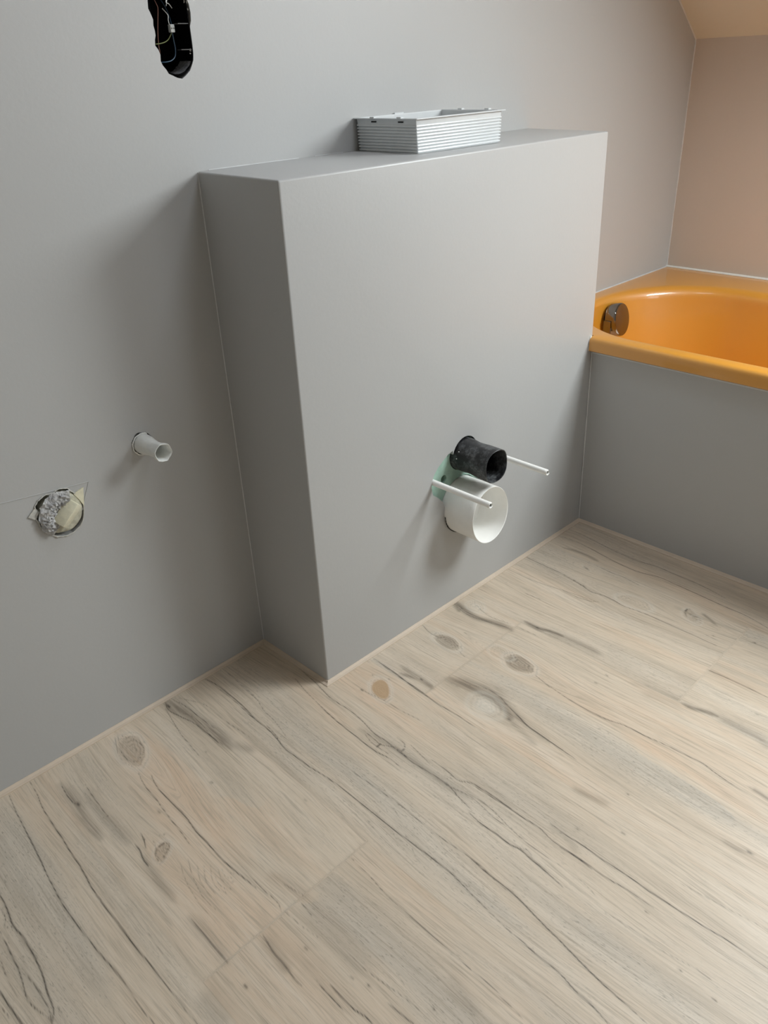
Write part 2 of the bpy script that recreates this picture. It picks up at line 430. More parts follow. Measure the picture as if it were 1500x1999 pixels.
STAINS=[(9, 0.4, [(-4686, -535), (-4690, -808), (-4707, -1166), (-4744, -1489), (-4747, -2032)]),
(10, 0.28, [(-4465, -994), (-4513, -1582), (-4491, -2010), (-4470, -2422)]),
(7, 0.3, [(-4449, -2817), (-4512, -3286), (-4536, -3767)]),
(14, 0.5, [(-2383, -61), (-2327, -441), (-2256, -932), (-2212, -1443), (-2218, -1946)]),
(10, 0.3, [(-2229, -1745), (-2031, -2271)]),
(8, 0.25, [(-4510, -4194), (-4511, -4726), (-4535, -5097)]),
(8, 0.15, [(-3504, -243), (-3654, -584), (-3693, -906)]),
(6, 0.45, [(-2369, -39), (-2454, -303)]),
(9, 0.3, [(-386, -3318), (-298, -4200), (-286, -5264), (-207, -5718)]),
(6, 0.45, [(1349, -2655), (1309, -2971), (1312, -3238), (1273, -3537)]),
(12, 0.55, [(1678, -3594), (1786, -4012), (1844, -4409), (1824, -4712), (1697, -5043)]),
(9, 0.2, [(-3317, -4491), (-3235, -4773), (-3198, -5099)]),
(12, 0.3, [(-4998, -5301), (-4998, -5665)]),
(16, 0.18, [(-3281, -5289), (-3305, -5922), (-3327, -6510)]),
(7, 0.35, [(-3981, -5213), (-4035, -5770)]),
(8, 0.2, [(-2632, -7391), (-2730, -7881)]),
(8, 0.5, [(1748, -3842), (1868, -4144), (1943, -4475), (1900, -4794)]),
(9, 0.55, [(1895, -4465), (1820, -4786), (1626, -5120)]),
(6, 0.35, [(1780, -4979), (1671, -5468), (1631, -5929)]),
(6, 0.28, [(1614, -5106), (1471, -5614), (1425, -5777)]),
(5, 0.7, [(4050, -7130), (4050, -7326), (4123, -7559), (4146, -7737)]),
(9, 0.33, [(4146, -7737), (4121, -8117), (4120, -8474), (4004, -8696)]),
(4, 0.5, [(2985, -8827), (2973, -8995), (2940, -9138)]),
(5, 0.25, [(1735, -8971), (1741, -9186), (1791, -9316)]),
(7, 0.3, [(1045, -6813), (1104, -7118), (1131, -7325)]),
(6, 0.25, [(204, -6965), (186, -7273), (86, -7484)]),
(12, 0.15, [(3848, -6509), (3951, -7102)]),
(8, 0.65, [(3708, -1940), (3616, -2293), (3547, -2730), (3667, -3148), (3710, -3543)]),
(5, 0.5, [(3631, -2008), (3501, -2314)]),
(5, 0.5, [(1162, -2781), (1297, -3163), (1302, -3511)]),
(5, 0.65, [(4124, -3584), (4123, -3932), (4198, -4151), (4233, -4460)]),
(10, 0.3, [(4160, -4177), (4231, -4786), (4228, -5291)]),
(9, 0.5, [(1750, -3600), (1883, -4032), (1948, -4439), (1886, -4805)]),
(8, 0.3, [(2101, -4383), (1903, -4824), (1693, -5318)]),
(6, 0.25, [(2588, -2576), (2507, -3016)]),
(5, 0.2, [(3947, -6172), (4083, -7087)]),
(4, 0.5, [(7106, -2515), (7172, -2778), (7187, -3072), (7145, -3432)]),
(4, 0.5, [(6829, -6159), (6664, -6504)]),
(4, 0.25, [(6676, -5625), (6653, -6035), (6689, -6463), (6765, -7057)])]
PATCHES=[(35, 0.8, [(-3460, 170), (-3308, -1438), (-3395, -2926), (-3395, -3888)]),
(20, 0.6, [(-4814, -56), (-4925, -1548)]),
(30, -0.8, [(-5617, -301), (-5726, -2513), (-5813, -4277)]),
(25, -0.7, [(-2822, -319), (-2765, -2253), (-2738, -3370)]),
(30, 0.8, [(-4349, -2644), (-4247, -4854)]),
(35, -0.8, [(-1442, -1323), (-1386, -3571), (-1395, -5486), (-1476, -7498)]),
(14, 0.9, [(-3296, -4513), (-3178, -5167)]),
(25, -0.8, [(-3381, -5184), (-3327, -6392)]),
(28, 0.6, [(-2837, -2661), (-2884, -4336), (-2824, -5207)]),
(25, 0.7, [(-362, -1320), (-414, -2115), (-431, -3043)]),
(24, 0.7, [(264, -2853), (371, -4782), (791, -5777)]),
(20, 0.5, [(-2190, -5228), (-2277, -7083)]),
(20, 0.7, [(879, -3844), (940, -4528)]),
(20, 0.6, [(1861, -3486), (1856, -4004)]),
(22, 1, [(2640, -6877), (2630, -7752), (2508, -8677), (2405, -9360)]),
(25, -0.8, [(2412, -6121), (2208, -7429), (2243, -8799)]),
(25, 0.6, [(986, -4727), (1139, -6150), (1201, -7281)]),
(30, -0.6, [(-806, -8202), (-868, -9156), (-901, -9993)]),
(20, -0.5, [(-1072, -7008), (-1111, -8708)]),
(18, 0.5, [(-2397, -7364), (-2366, -8330)]),
(14, 0.9, [(5265, -7168), (5345, -8139)]),
(14, 1, [(5573, -1968), (5638, -3145), (5694, -4307)]),
(12, 1, [(5595, -7039), (5637, -8018)]),
(14, 0.9, [(2813, -1988), (2833, -3246), (2798, -3969)]),
(18, -0.7, [(2344, -4191), (2403, -5986)]),
(15, -0.5, [(7970, -2723), (7838, -4951)]),
(14, 0.6, [(791, -2013), (886, -2830), (1073, -3922)])]
DOTS=[(5, 0.8, (-4680, -1153)),
(3, 0.7, (-4464, -1727)),
(3, 0.5, (-4551, -5559)),
(2.5, 0.4, (-2908, -2383)),
(2.5, 0.4, (-2593, -1727)),
(2.5, 0.4, (-3216, -713)),
(4, 0.35, (-3847, -2266)),
(5, 0.8, (-2422, -232)),
(2.5, 0.7, (-4432, -2627)),
(2.5, 0.7, (-4289, -2556)),
(4, 0.6, (-6505, -4121)),
(3, 0.6, (-270, -5250)),
(2, 0.5, (777, -2434)),
(2, 0.5, (908, -2753)),
(3, 0.7, (344, -2591)),
(3, 0.8, (1326, -3209)),
(3, 0.4, (-3678, -5740)),
(2.5, 0.4, (-3516, -6476)),
(2.5, 0.6, (-3438, -6703)),
(3, 0.6, (-4547, -5565)),
(1.8, 0.8, (-3079, -7500)),
(3, 0.3, (-2926, -2375)),
(3, 0.25, (-2080, -3808)),
(3.5, 0.7, (1879, -4811)),
(3.5, 0.7, (1601, -5093)),
(4, 0.6, (1792, -9352)),
(2, 0.7, (1540, -7500)),
(2.5, 0.5, (833, -7837)),
(1.8, 0.7, (-93, -8745)),
(2, 0.7, (-529, -9456)),
(2, 0.7, (-581, -9939)),
(2, 0.4, (3795, -5734)),
(3, 0.4, (427, -7296)),
(3, 0.8, (1321, -3212)),
(3.5, 0.8, (4120, -3900)),
(2, 0.5, (3787, -5745)),
(3, 0.4, (3469, -5706)),
(3, 0.3, (4661, -8232)),
(2.5, 0.6, (6586, -7355)),
(4, 0.4, (6705, -3419)),
(2, 0.7, (6137, -3207)),
(2, 0.7, (6114, -3333)),
(2.5, 0.7, (6093, -3491)),
(2, 0.7, (6046, -3684)),
(2, 0.6, (6050, -3769)),
(2.5, 0.6, (6262, -6666)),
(2, 0.6, (6599, -7363)),
(3, 0.7, (3593, -2297))]
KNOTS=[((-3469, -722), (-3393, -363), (-3283, -767), 0.35, 0.25, 0),
((-4208, -2957), (-4330, -3057), (-4150, -3042), 0.35, 0.2, 0.2),
((606, -2834), (618, -2609), (412, -2932), 0.35, 0.1, 1.0),
((1584, -4570), (1579, -4283), (1800, -4540), 0.2, -0.3, 0),
((2513, -2827), (2522, -2544), (2664, -2821), 0.5, 0.32, 0),
((2943, -4312), (2965, -4016), (3132, -4323), 0.5, 0.38, 0),
((2964, -3840), (2976, -3624), (3101, -3850), 0.3, 0, 0),
((6593, -6005), (6683, -5853), (6716, -6034), 0.4, 0.1, 0),
((6514, -6164), (6577, -6058), (6614, -6204), 0.35, 0.05, 0),
((6236, -4911), (6221, -4590), (6396, -4901), 0.25, 0, 0),
((6705, -3419), (6713, -3341), (6652, -3489), 0.2, 0.2, 0),
((3851, -2480), (3857, -2306), (3992, -2471), 0.3, -0.2, 0)]


PLX0, PLW = -0.490, 0.2975          # plank joints every PLW in x
JOINTS = {0: -0.5105, 2: -0.354, 3: -0.7065}     # end joint in y of the planks the photo shows

def build_floor():
    xs_d = np.arange(-0.74, 0.885, 0.0014)
    ys_d = np.arange(-1.125, 0.004, 0.0035)
    xs = np.concatenate([np.arange(LX, -0.75, 0.05), xs_d, np.arange(0.90, WR + 0.02, 0.05)])
    ys = np.concatenate([np.arange(FY, -1.13, 0.05), ys_d])
    nx, ny = len(xs), len(ys)
    X, Y = np.meshgrid(xs, ys)                       # (ny, nx)
    crack = np.zeros_like(X); stain = np.zeros_like(X); warm = np.zeros_like(X)
    gx = X.copy(); ringw = np.zeros_like(X); ringr = np.zeros_like(X)
    rng = np.random.RandomState(3)

    def sample(pts, step):
        P = np.array(pts, float) / 10000.0
        out = []
        for i in range(len(P) - 1):
            p0, p1, p2, p3 = P[max(i - 1, 0)], P[i], P[i + 1], P[min(i + 2, len(P) - 1)]
            m = max(2, int(np.hypot(*(p2 - p1)) / step))
            t = (np.arange(m) / m)[:, None]
            out.append(0.5 * (2 * p1 + (p2 - p0) * t + (2 * p0 - 5 * p1 + 4 * p2 - p3) * t ** 2 + (3 * p1 - p0 - 3 * p2 + p3) * t ** 3))
        out.append(P[-1:])
        return np.concatenate(out)

    def splat(dst, S, w, s, mode='max', taper=True, jitter=0.0):
        n = len(S)
        j = np.cumsum(rng.randn(n)) * jitter
        j -= np.linspace(j[0], j[-1], n)
        for k in range(n - 1):
            t = k / max(n - 1, 1)
            e = min(1, 5 * t + 0.15, 5 * (1 - t) + 0.1) if taper else 1
            ww = (w[k] if hasattr(w, '__len__') else w) * (0.55 + 0.45 * e)
            ss = s * (0.5 + 0.5 * e) if taper else s
            a = S[k] + (j[k], 0); b = S[k + 1] + (j[k + 1], 0)
            R = 2.6 * ww
            i0, i1 = np.searchsorted(xs, [min(a[0], b[0]) - R, max(a[0], b[0]) + R])
            j0, j1 = np.searchsorted(ys, [min(a[1], b[1]) - R, max(a[1], b[1]) + R])
            if i1 <= i0 or j1 <= j0: continue
            xx, yy = X[j0:j1, i0:i1], Y[j0:j1, i0:i1]
            d = b - a; L2 = max(d @ d, 1e-12)
            u = np.clip(((xx - a[0]) * d[0] + (yy - a[1]) * d[1]) / L2, 0, 1)
            dist = np.hypot(xx - a[0] - u * d[0], yy - a[1] - u * d[1])
            v = ss * np.exp(-(dist / ww) ** 2)
            q = dst[j0:j1, i0:i1]
            if mode == 'max': np.maximum(q, v, out=q)
            else:
                m = np.abs(v) > np.abs(q); q[m] = v[m]

    for w, s, pts in CRACKS:
        S = sample(pts, 0.004)
        n = len(S)
        ww = w * 0.00045 * (0.8 + 0.45 * np.abs(np.interp(np.arange(n), np.arange(0, n + 8, 8), rng.rand(len(np.arange(0, n + 8, 8)))) ))
        splat(crack, S, ww, min(1.0, s * 1.3), jitter=0.00012)
        splat(stain, S, w * 0.0020, s * 0.14, taper=True)
    for w, s, pts in STAINS:
        splat(stain, sample(pts, 0.006), w * 0.0011, s)
    for w, s, pts in PATCHES:
        splat(warm, sample(pts, 0.01), w * 0.001, s, mode='abs', taper=True)
    for r, s, (x, y) in DOTS:
        S = np.array([[x, y + r * 6], [x, y - r * 6]]) / 10000.0
        splat(crack, S, r * 0.00042, s, taper=False)
        splat(stain, S, r * 0.0012, s * 0.3, taper=False)
    light = np.zeros_like(X)
    for c, a, e, rs, fi, ta in KNOTS:
        c = np.array(c) / 1e4; A = np.array(a) / 1e4 - c; E = np.array(e) / 1e4 - c
        M = np.linalg.inv(np.stack([A, E], 1))
        dx, dy = X - c[0], Y - c[1]
        u = M[0, 0] * dx + M[0, 1] * dy; v = M[1, 0] * dx + M[1, 1] * dy
        r = np.hypot(u, v) + 0.06 * np.sin(3 * np.arctan2(v, u) + c[0] * 50) * (np.hypot(u, v) > 0.05)
        inside = np.clip((1.12 - r) / 0.2, 0, 1)
        if fi >= 0: stain[:] = np.maximum(stain, fi * inside)
        else: light[:] = np.maximum(light, -fi * 1.6 * np.clip((1.3 - r) / 0.8, 0, 1))
        rw = r + 0.05 * np.sin(5 * np.arctan2(v, u) + 1 + c[1] * 90) + 0.04 * np.sin(9 * np.arctan2(v, u) + 2)
        rings = np.maximum(0, np.sin(rw * PI * 2 * 3.1)) ** 2 * np.clip((1.7 - r) / 0.7, 0, 1)
        crack[:] = np.maximum(crack, rs * rings * (0.45 + 0.55 * np.clip(v + 0.6, 0, 1)))
        if ta: warm[:] = np.where(r < 1.05, np.maximum(warm, ta * 2.2 * inside), warm)
        light[:] = np.maximum(light, 0.28 * np.exp(-((r - 1.35) / 0.22) ** 2))
        # grain flows round the knot
        size = np.hypot(*A) + np.hypot(*E)
        gx += -np.sign(dx) * 0.45 * size * np.exp(-np.abs(dx) / (0.9 * size)) * np.exp(-(dy / (2.2 * size)) ** 2) * np.clip(np.abs(dx) / (0.1 * size), 0, 1)
    # slow waviness of the grain
    gx += 0.007 * np.sin(Y * 5.1 + X * 7) + 0.003 * np.sin(Y * 13 + X * 23 + 1.3)
    # planks
    pid = np.floor((X - PLX0) / PLW)
    rnd = np.mod(pid * 0.377 + 0.13, 1.0)
    joint = np.full_like(X, 0.0)
    for k, yj in list(JOINTS.items()) + [(-1, -1.9), (1, -1.75), (-2, -1.4), (4, -1.6), (-3, -1.0), (-4, -1.7)]:
        m = pid == k
        rnd[m & (Y < yj)] = np.mod(rnd[m & (Y < yj)] + 0.43, 1.0)
        joint[m] = np.maximum(joint[m], 0.34 * np.exp(-((Y[m] - yj) / 0.0016) ** 2))
    fx = (X - PLX0) / PLW; fx = np.abs(fx - np.round(fx)) * PLW
    joint = np.maximum(joint, 0.16 * np.exp(-(fx / 0.0010) ** 2))

    me = bpy.data.meshes.new('floor')
    co = np.zeros((nx * ny, 3), np.float32); co[:, 0] = X.ravel(); co[:, 1] = Y.ravel()
    ii = (np.arange(ny - 1)[:, None] * nx + np.arange(nx - 1)[None, :]).ravel()
    quads = np.stack([ii, ii + 1, ii + 1 + nx, ii + nx], 1).astype(np.int32)
    me.vertices.add(nx * ny); me.vertices.foreach_set('co', co.ravel())
    me.loops.add(quads.size); me.loops.foreach_set('vertex_index', quads.ravel())
    me.polygons.add(len(quads)); me.polygons.foreach_set('loop_start', np.arange(0, quads.size, 4, dtype=np.int32))
    me.update(calc_edges=True)
    def attr(name, chans):
        a = me.attributes.new(name, 'FLOAT_VECTOR', 'POINT')
        a.data.foreach_set('vector', np.stack([c.ravel() for c in chans], 1).astype(np.float32).ravel())
    attr('wood', (crack, stain, warm))
    attr('grain', (gx, Y, rnd))
    attr('marks', (joint, light, pid))
    print('floor grid', nx, ny, nx * ny)
    return me

def floor_mat():
    T = NT('whitewashed_pine_vinyl')
    A = lambda nme: T.n('ShaderNodeAttribute', attribute_name=nme).outputs['Vector']
    def sep(v):
        s = T.n('ShaderNodeSeparateXYZ'); T.l(v, s.inputs[0]); return s.outputs
    crack, stain, warm = sep(A('wood'))
    gx, gy, rnd = sep(A('grain'))
    joint, light, _ = sep(A('marks'))
    def vec(sx, sy, off):
        c = T.n('ShaderNodeCombineXYZ')
        T.l(T.math('MULTIPLY', gx, sx), c.inputs[0]); T.l(T.math('MULTIPLY', gy, sy), c.inputs[1])
        T.l(T.math('MULTIPLY_ADD', rnd, 17.0, off), c.inputs[2]); return c.outputs[0]
    # broad colour bands
    band = T.noise(vec(11, 1.3, 0), 1.0, 3, 0.55)
    band2 = T.noise(vec(30, 2.2, 5), 1.0, 4, 0.6)
    fine = T.noise(vec(330, 9, 9), 1.0, 3, 0.6)
    fine2 = T.noise(vec(900, 30, 2), 1.0, 2, 0.5)
    fleck = T.noise(vec(600, 120, 3), 1.0, 2, 0.5)
    pore = T.noise(vec(120, 90, 7), 1.0, 4, 0.7)
    base, tan, grey, pale = srgb(202, 185, 164), srgb(212, 180, 150), srgb(184, 175, 162), srgb(224, 211, 194)
    wv = T.math('ADD', warm, T.ramp(band, 0.32, 0.68, -1.15, 1.15))
    c = T.mix(T.ramp(wv, 0.1, 1.7, 0, 0.75), base, tan)
    c = T.mix(T.ramp(wv, -0.1, -1.4, 0, 0.9), c, grey)
    c = T.mix(T.ramp(band2, 0.5, 0.75, 0, 0.55), c, pale)
    c = T.mix(T.ramp(band2, 0.47, 0.27, 0, 0.42), c, srgb(150, 136, 118))
    c = T.mix(T.ramp(fine, 0.48, 0.28, 0, 0.58), c, srgb(138, 124, 106))
    c = T.mix(T.ramp(fine2, 0.46, 0.3, 0, 0.34), c, srgb(120, 108, 94))
    c = T.mix(T.ramp(fine, 0.56, 0.72, 0, 0.4), c, pale)
    greyness = T.ramp(wv, 0.1, -1.0)
    c = T.mix(T.math('MULTIPLY', T.ramp(fleck, 0.42, 0.28, 0, 0.7), greyness), c, srgb(120, 112, 100))
    c = T.mix(T.ramp(pore, 0.62, 0.8, 0, 0.25), c, srgb(160, 148, 130))
    c = T.mix(0.22, c, T.mix(T.ramp(T.noise(vec(0.01, 0.01, 11), 1.0, 1, 0.5), 0.4, 0.6), srgb(176, 158, 138), srgb(226, 214, 196)))
    # stains broken up along the grain
    st = T.math('MULTIPLY', stain, T.ramp(T.noise(vec(260, 12, 4), 1.0, 3, 0.6), 0.3, 0.62, 0.55, 1.25))
    c = T.mix(T.math('MULTIPLY', st, 1.0, clamp=True), c, srgb(74, 65, 53))
    c = T.mix(T.math('MULTIPLY', light, 0.8, clamp=True), c, srgb(222, 218, 208))
    cr = T.math('MULTIPLY', crack, T.ramp(T.noise(vec(60, 60, 1), 1.0, 2, 0.5), 0.25, 0.5, 0.7, 1.0))
    c = T.mix(T.math('MULTIPLY', cr, 0.95, clamp=True), c, srgb(38, 32, 28))
    c = T.mix(T.ramp(warm, 1.3, 2.0, 0, 0.75), c, srgb(178, 148, 112))
    c = T.mix(joint, c, srgb(160, 148, 132))
    T.l(c, T.b.inputs['Base Color'])
    T.l(T.ramp(fine, 0.3, 0.7, 0.50, 0.38), T.b.inputs['Roughness'])
    T.b.inputs['Specular IOR Level'].default_value = 0.45
    bn = T.n('ShaderNodeBump'); bn.inputs['Strength'].default_value = 0.18; bn.inputs['Distance'].default_value = 0.0005
    T.l(T.math('SUBTRACT', fine, T.math('MULTIPLY', crack, 1.5)), bn.inputs['Height']); T.l(bn.outputs[0], T.b.inputs['Normal'])
    return T.m
struct(finish('floor', build_floor(), floor_mat()))

# ------------------------------------------------------------------ room shell
SLOT = [(-0.037, 1.200), (-0.040, 1.150), (-0.040, 1.122), (-0.041, 1.112), (-0.038, 1.105), (-0.036, 1.099), (-0.037, 1.092), (-0.036, 1.086), (-0.036, 1.080),
        (-0.038, 1.075), (-0.039, 1.068), (-0.035, 1.063), (-0.033, 1.057), (-0.034, 1.049), (-0.032, 1.044), (-0.027, 1.038),
        (-0.024, 1.033), (-0.019, 1.031), (-0.011, 1.0275), (-0.003, 1.026), (0.004, 1.030), (0.012, 1.036), (0.016, 1.042), (0.020, 1.049),
        (0.0215, 1.058), (0.022, 1.069), (0.022, 1.081), (0.022, 1.091), (0.025, 1.098), (0.026, 1.108), (0.025, 1.118), (0.023, 1.123),
        (0.025, 1.150), (0.024, 1.180), (0.018, 1.203), (-0.006, 1.214), (-0.026, 1.210)]
GP = (-0.177, 0.508)
GHOLE = [(GP[0] + (0.0185 + 0.0022 * math.sin(5 * a + 1) * math.cos(2 * a)) * math.cos(a), GP[1] + 0.001 + (0.0192 + 0.0015 * math.sin(4 * a)) * math.sin(a)) for a in [2 * PI * k / 30 for k in range(30)]]
PLUG = [(-0.361, 0.478), (-0.350, 0.483), (-0.338, 0.481), (-0.326, 0.485), (-0.314, 0.481), (-0.308, 0.472), (-0.300, 0.462), (-0.2955, 0.450), (-0.2965, 0.436), (-0.301, 0.421),
        (-0.309, 0.411), (-0.322, 0.405), (-0.334, 0.404), (-0.347, 0.408), (-0.359, 0.419), (-0.368, 0.435), (-0.371, 0.450), (-0.366, 0.462), (-0.369, 0.470)]

def back_wall():
    T_ = 0.07
    out = [(LX, -0.02), (WR + 0.02, -0.02), (WR + 0.02, KNEE - 0.0), (XC, CEIL + 0.02), (LX, CEIL + 0.02)]
    o = bm_obj('wall_back', prism_xz(out, 0.0, T_), M_wall)
    cut(o, [prism_xz(SLOT, -0.01, 0.055), prism_xz(GHOLE, -0.01, 0.05), prism_xz(PLUG, -0.01, 0.045)])
    return o
struct(back_wall())
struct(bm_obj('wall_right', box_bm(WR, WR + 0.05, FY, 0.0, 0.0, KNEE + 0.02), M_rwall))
struct(bm_obj('wall_left', box_bm(LX - 0.05, LX, FY, 0.0, 0.0, CEIL), M_wall))
def front_wall():
    o = bm_obj('wall_front', box_bm(LX, WR, FY - 0.06, FY, 0.0, CEIL), M_other)
    a, b, c, d = FILL_WIN
    cut(o, [prism_xz([(a, c), (b, c), (b, d), (a, d)], FY - 0.1, FY + 0.1)])
    return o
struct(front_wall())
struct(bm_obj('ceiling', box_bm(LX, XC + 0.01, FY, 0.0, CEIL, CEIL + 0.05), M_ceil))
def sloped_ceiling():
    bm = bmesh.new()
    zf = lambda x: KNEE + (WR - x) * SLOPE
    def slab(x0, x1, y0, y1):
        v = []
        for dz in (0, 0.10):
            for (x, y) in ((x0, y0), (x1, y0), (x1, y1), (x0, y1)):
                v.append(bm.verts.new((x, y, zf(x) + dz)))
        for f in ((0, 1, 2, 3), (7, 6, 5, 4), (0, 4, 5, 1), (1, 5, 6, 2), (2, 6, 7, 3), (3, 7, 4, 0)):
            bm.faces.new([v[i] for i in f])
    xs = sorted({XC, WR} | {w[0] for w in WINDOWS} | {w[1] for w in WINDOWS})
    ys = sorted({FY, 0.0} | {w[2] for w in WINDOWS} | {w[3] for w in WINDOWS})
    for xa, xb in zip(xs[:-1], xs[1:]):
        for ya, yb in zip(ys[:-1], ys[1:]):
            if not any(w[0] <= (xa + xb) / 2 <= w[1] and w[2] <= (ya + yb) / 2 <= w[3] for w in WINDOWS):
                slab(xa, xb, ya, yb)
    bmesh.ops.remove_doubles(bm, verts=bm.verts, dist=1e-5)
    seen = {}
    for f in list(bm.faces):                      # drop the faces shared by two neighbouring slabs
        k = tuple(sorted(v.index for v in f.verts)); seen.setdefault(k, []).append(f)
    bm.verts.index_update()
    seen = {}
    for f in bm.faces:
        seen.setdefault(tuple(sorted(v.index for v in f.verts)), []).append(f)
    bmesh.ops.delete(bm, geom=[f for fs in seen.values() if len(fs) > 1 for f in fs], context='FACES_ONLY')
    return bm_obj('ceiling_slope', bm, M_ceil)
struct(sloped_ceiling())
def roof_window(k, w):
    bm = bmesh.new()
    x0, x1, y0, y1 = w[:4]
    cx = (x0 + x1) / 2
    M = Matrix.Translation(Vector((cx, (y0 + y1) / 2, KNEE + (WR - cx) * SLOPE))) @ SLOPE_M
    hx, hy = (x1 - x0) / 2 / math.cos(SA) - 0.0005, (y1 - y0) / 2 - 0.0005
    t = 0.03
    for a in ((-hx, -hx + t, -hy, hy), (hx - t, hx, -hy, hy), (-hx + t, hx - t, -hy, -hy + t), (-hx + t, hx - t, hy - t, hy)):
        add_box(bm, *a, 0.0, 0.025, M)
    return struct(bm_obj('unseen_window_%d' % k, bm, M_wood))
for k, w in enumerate(WINDOWS): roof_window(k + 1, w)
def fill_window():
    bm = bmesh.new(); a, b, c, d = FILL_WIN; t = 0.03
    for q in ((a, a + t, c, d), (b - t, b, c, d), (a + t, b - t, c, c + t), (a + t, b - t, d - t, d)):
        add_box(bm, q[0], q[1], FY - 0.022, FY - 0.001, q[2], q[3])
    return struct(bm_obj('unseen_window_3', bm, M_wood))
fill_window()  # frame around the added front fill

# ------------------------------------------------------------------ boxed-in cistern
BD = 0.19894
LOBE = [(0.367, 0.362), (0.352, 0.358), (0.338, 0.350), (0.324, 0.341), (0.314, 0.331), (0.307, 0.320), (0.304, 0.305), (0.308, 0.286), (0.322, 0.275), (0.338, 0.258)]
BC, BR = (0.4045, 0.3425), 0.0355         # black pipe
WC, WRD = (0.4005, 0.2290), 0.0600        # white sleeve
def box_hole():
    P = []
    for a in range(20, 168, 12):
        a = math.radians(a); P.append((BC[0] + (BR + 0.0022) * math.cos(a), BC[1] + (BR + 0.0022) * math.sin(a)))
    P += LOBE
    for a in range(165, 390, 12):
        a = math.radians(a); P.append((WC[0] + (WRD + 0.0008) * math.cos(a), WC[1] + (WRD + 0.0008) * math.sin(a)))
    P += [(0.458, 0.258), (0.452, 0.285), (0.4435, 0.318)]
    return P
def cistern_box():
    V = [(-0.0005, -0.0006, 0.0), (0.0036, -0.1955, 0.0), (0.8485, -0.2040, 0.0), (0.8460, -0.0006, 0.0),
         (0.0005, -0.0006, 0.9010), (-0.0006, -BD, 0.8994), (0.8406, -BD, 0.8988), (0.8440, -0.0006, 0.9010)]
    bm = bmesh.new()
    v = [bm.verts.new(p) for p in V]
    for f in ((0, 1, 2, 3), (7, 6, 5, 4), (0, 4, 5, 1), (1, 5, 6, 2), (2, 6, 7, 3), (3, 7, 4, 0)):
        bm.faces.new([v[i] for i in f])
    bm.edges.ensure_lookup_table()
    def is_edge(e, a, b): return {x.index for x in e.verts} == {a, b}
    bm.verts.index_update()
    es = [e for e in bm.edges if any(is_edge(e, *p) for p in ((1, 5), (5, 6), (2, 6), (4, 5), (6, 7)))]
    bmesh.ops.bevel(bm, geom=es, offset=0.0035, segments=4, profile=0.5, affect='EDGES')
    o = bm_obj('cistern_boxing', bm, M_box)
    cut(o, [prism_xz(box_hole(), -0.3, -0.155)])
    o.data.polygons.foreach_set('use_smooth', [True] * len(o.data.polygons))
    o.data.set_sharp_from_angle(angle=math.radians(20))
    return o
boxing = cistern_box()
tag(boxing, 'tall grey painted box wall with flat ledge, hiding the toilet cistern beside the bath', 'cistern boxing')
green = bm_obj('backing_board', prism_xz([(0.296, 0.24), (0.475, 0.24), (0.475, 0.385), (0.296, 0.385)], -0.188, -0.156), M_green, boxing)
cut(green, [prism_xz([(0.350 + 0.0085 * math.cos(a * PI / 8), 0.303 + 0.0085 * math.sin(a * PI / 8)) for a in range(16)], -0.2, -0.165),
            prism_xz([(BC[0] + 0.0368 * math.cos(a * PI / 12), BC[1] + 0.0368 * math.sin(a * PI / 12)) for a in range(24)], -0.2, -0.15),
            prism_xz([(WC[0] + 0.0615 * math.cos(a * PI / 12), WC[1] + 0.0615 * math.sin(a * PI / 12)) for a in range(24)], -0.2, -0.15)])
green['label'] = 'pale green board showing in the cut-out'

# ------------------------------------------------------------------ beads and caulk lines
def quarter_strip(name, p, q, inward, w, h, mat, ms=0, me_=0, wob=0.0):
    """a small concave-ish fillet along p->q on the floor; inward is the horizontal direction away from the wall"""
    p, q, n = Vector(p), Vector(q), Vector(inward).normalized()
    m = max(2, int((q - p).length / 0.03))
    loops = []
    for k in range(m + 1):
        c = p.lerp(q, k / m)
        sh = (q - p).normalized() * ((-ms if k == 0 else 0) + (me_ if k == m else 0)) * w
        ww = w * (1 + wob * (mnoise.noise(Vector((k * 0.7, w * 100, 3))))) 
        loops.append([c + n * -0.0005 + Vector((0, 0, -0.0003)), c + sh + n * ww + Vector((0, 0, -0.0003)), c + sh + n * ww + Vector((0, 0, 0.0012)),
                      c + sh * 0.45 + n * ww * 0.45 + Vector((0, 0, h * 0.45)), c + n * 0.001 + Vector((0, 0, h)), c + n * -0.0005 + Vector((0, 0, h))])
    bm = bmesh.new(); add_loops(bm, loops, True, True)
    return struct(bm_obj(name, bm, mat, None, 30))
quarter_strip('trim_1', (LX, 0, 0), (-0.0005, 0, 0), (0, -1, 0), 0.0085, 0.006, M_bead, 0, -1)
quarter_strip('trim_2', (-0.0005, 0, 0), (0.0036, -0.1955, 0), (-1, -0.02, 0), 0.0085, 0.006, M_bead, -1, 1)
quarter_strip('trim_3', (0.0036, -0.1955, 0), (0.8485, -0.2040, 0), (-0.01, -1, 0), 0.0085, 0.006, M_bead, 1, -1)
quarter_strip('trim_4', (0.8485, -0.2040, 0), (0.8485, -1.56, 0), (-1, 0, 0), 0.0085, 0.006, M_bead, -1, 0)

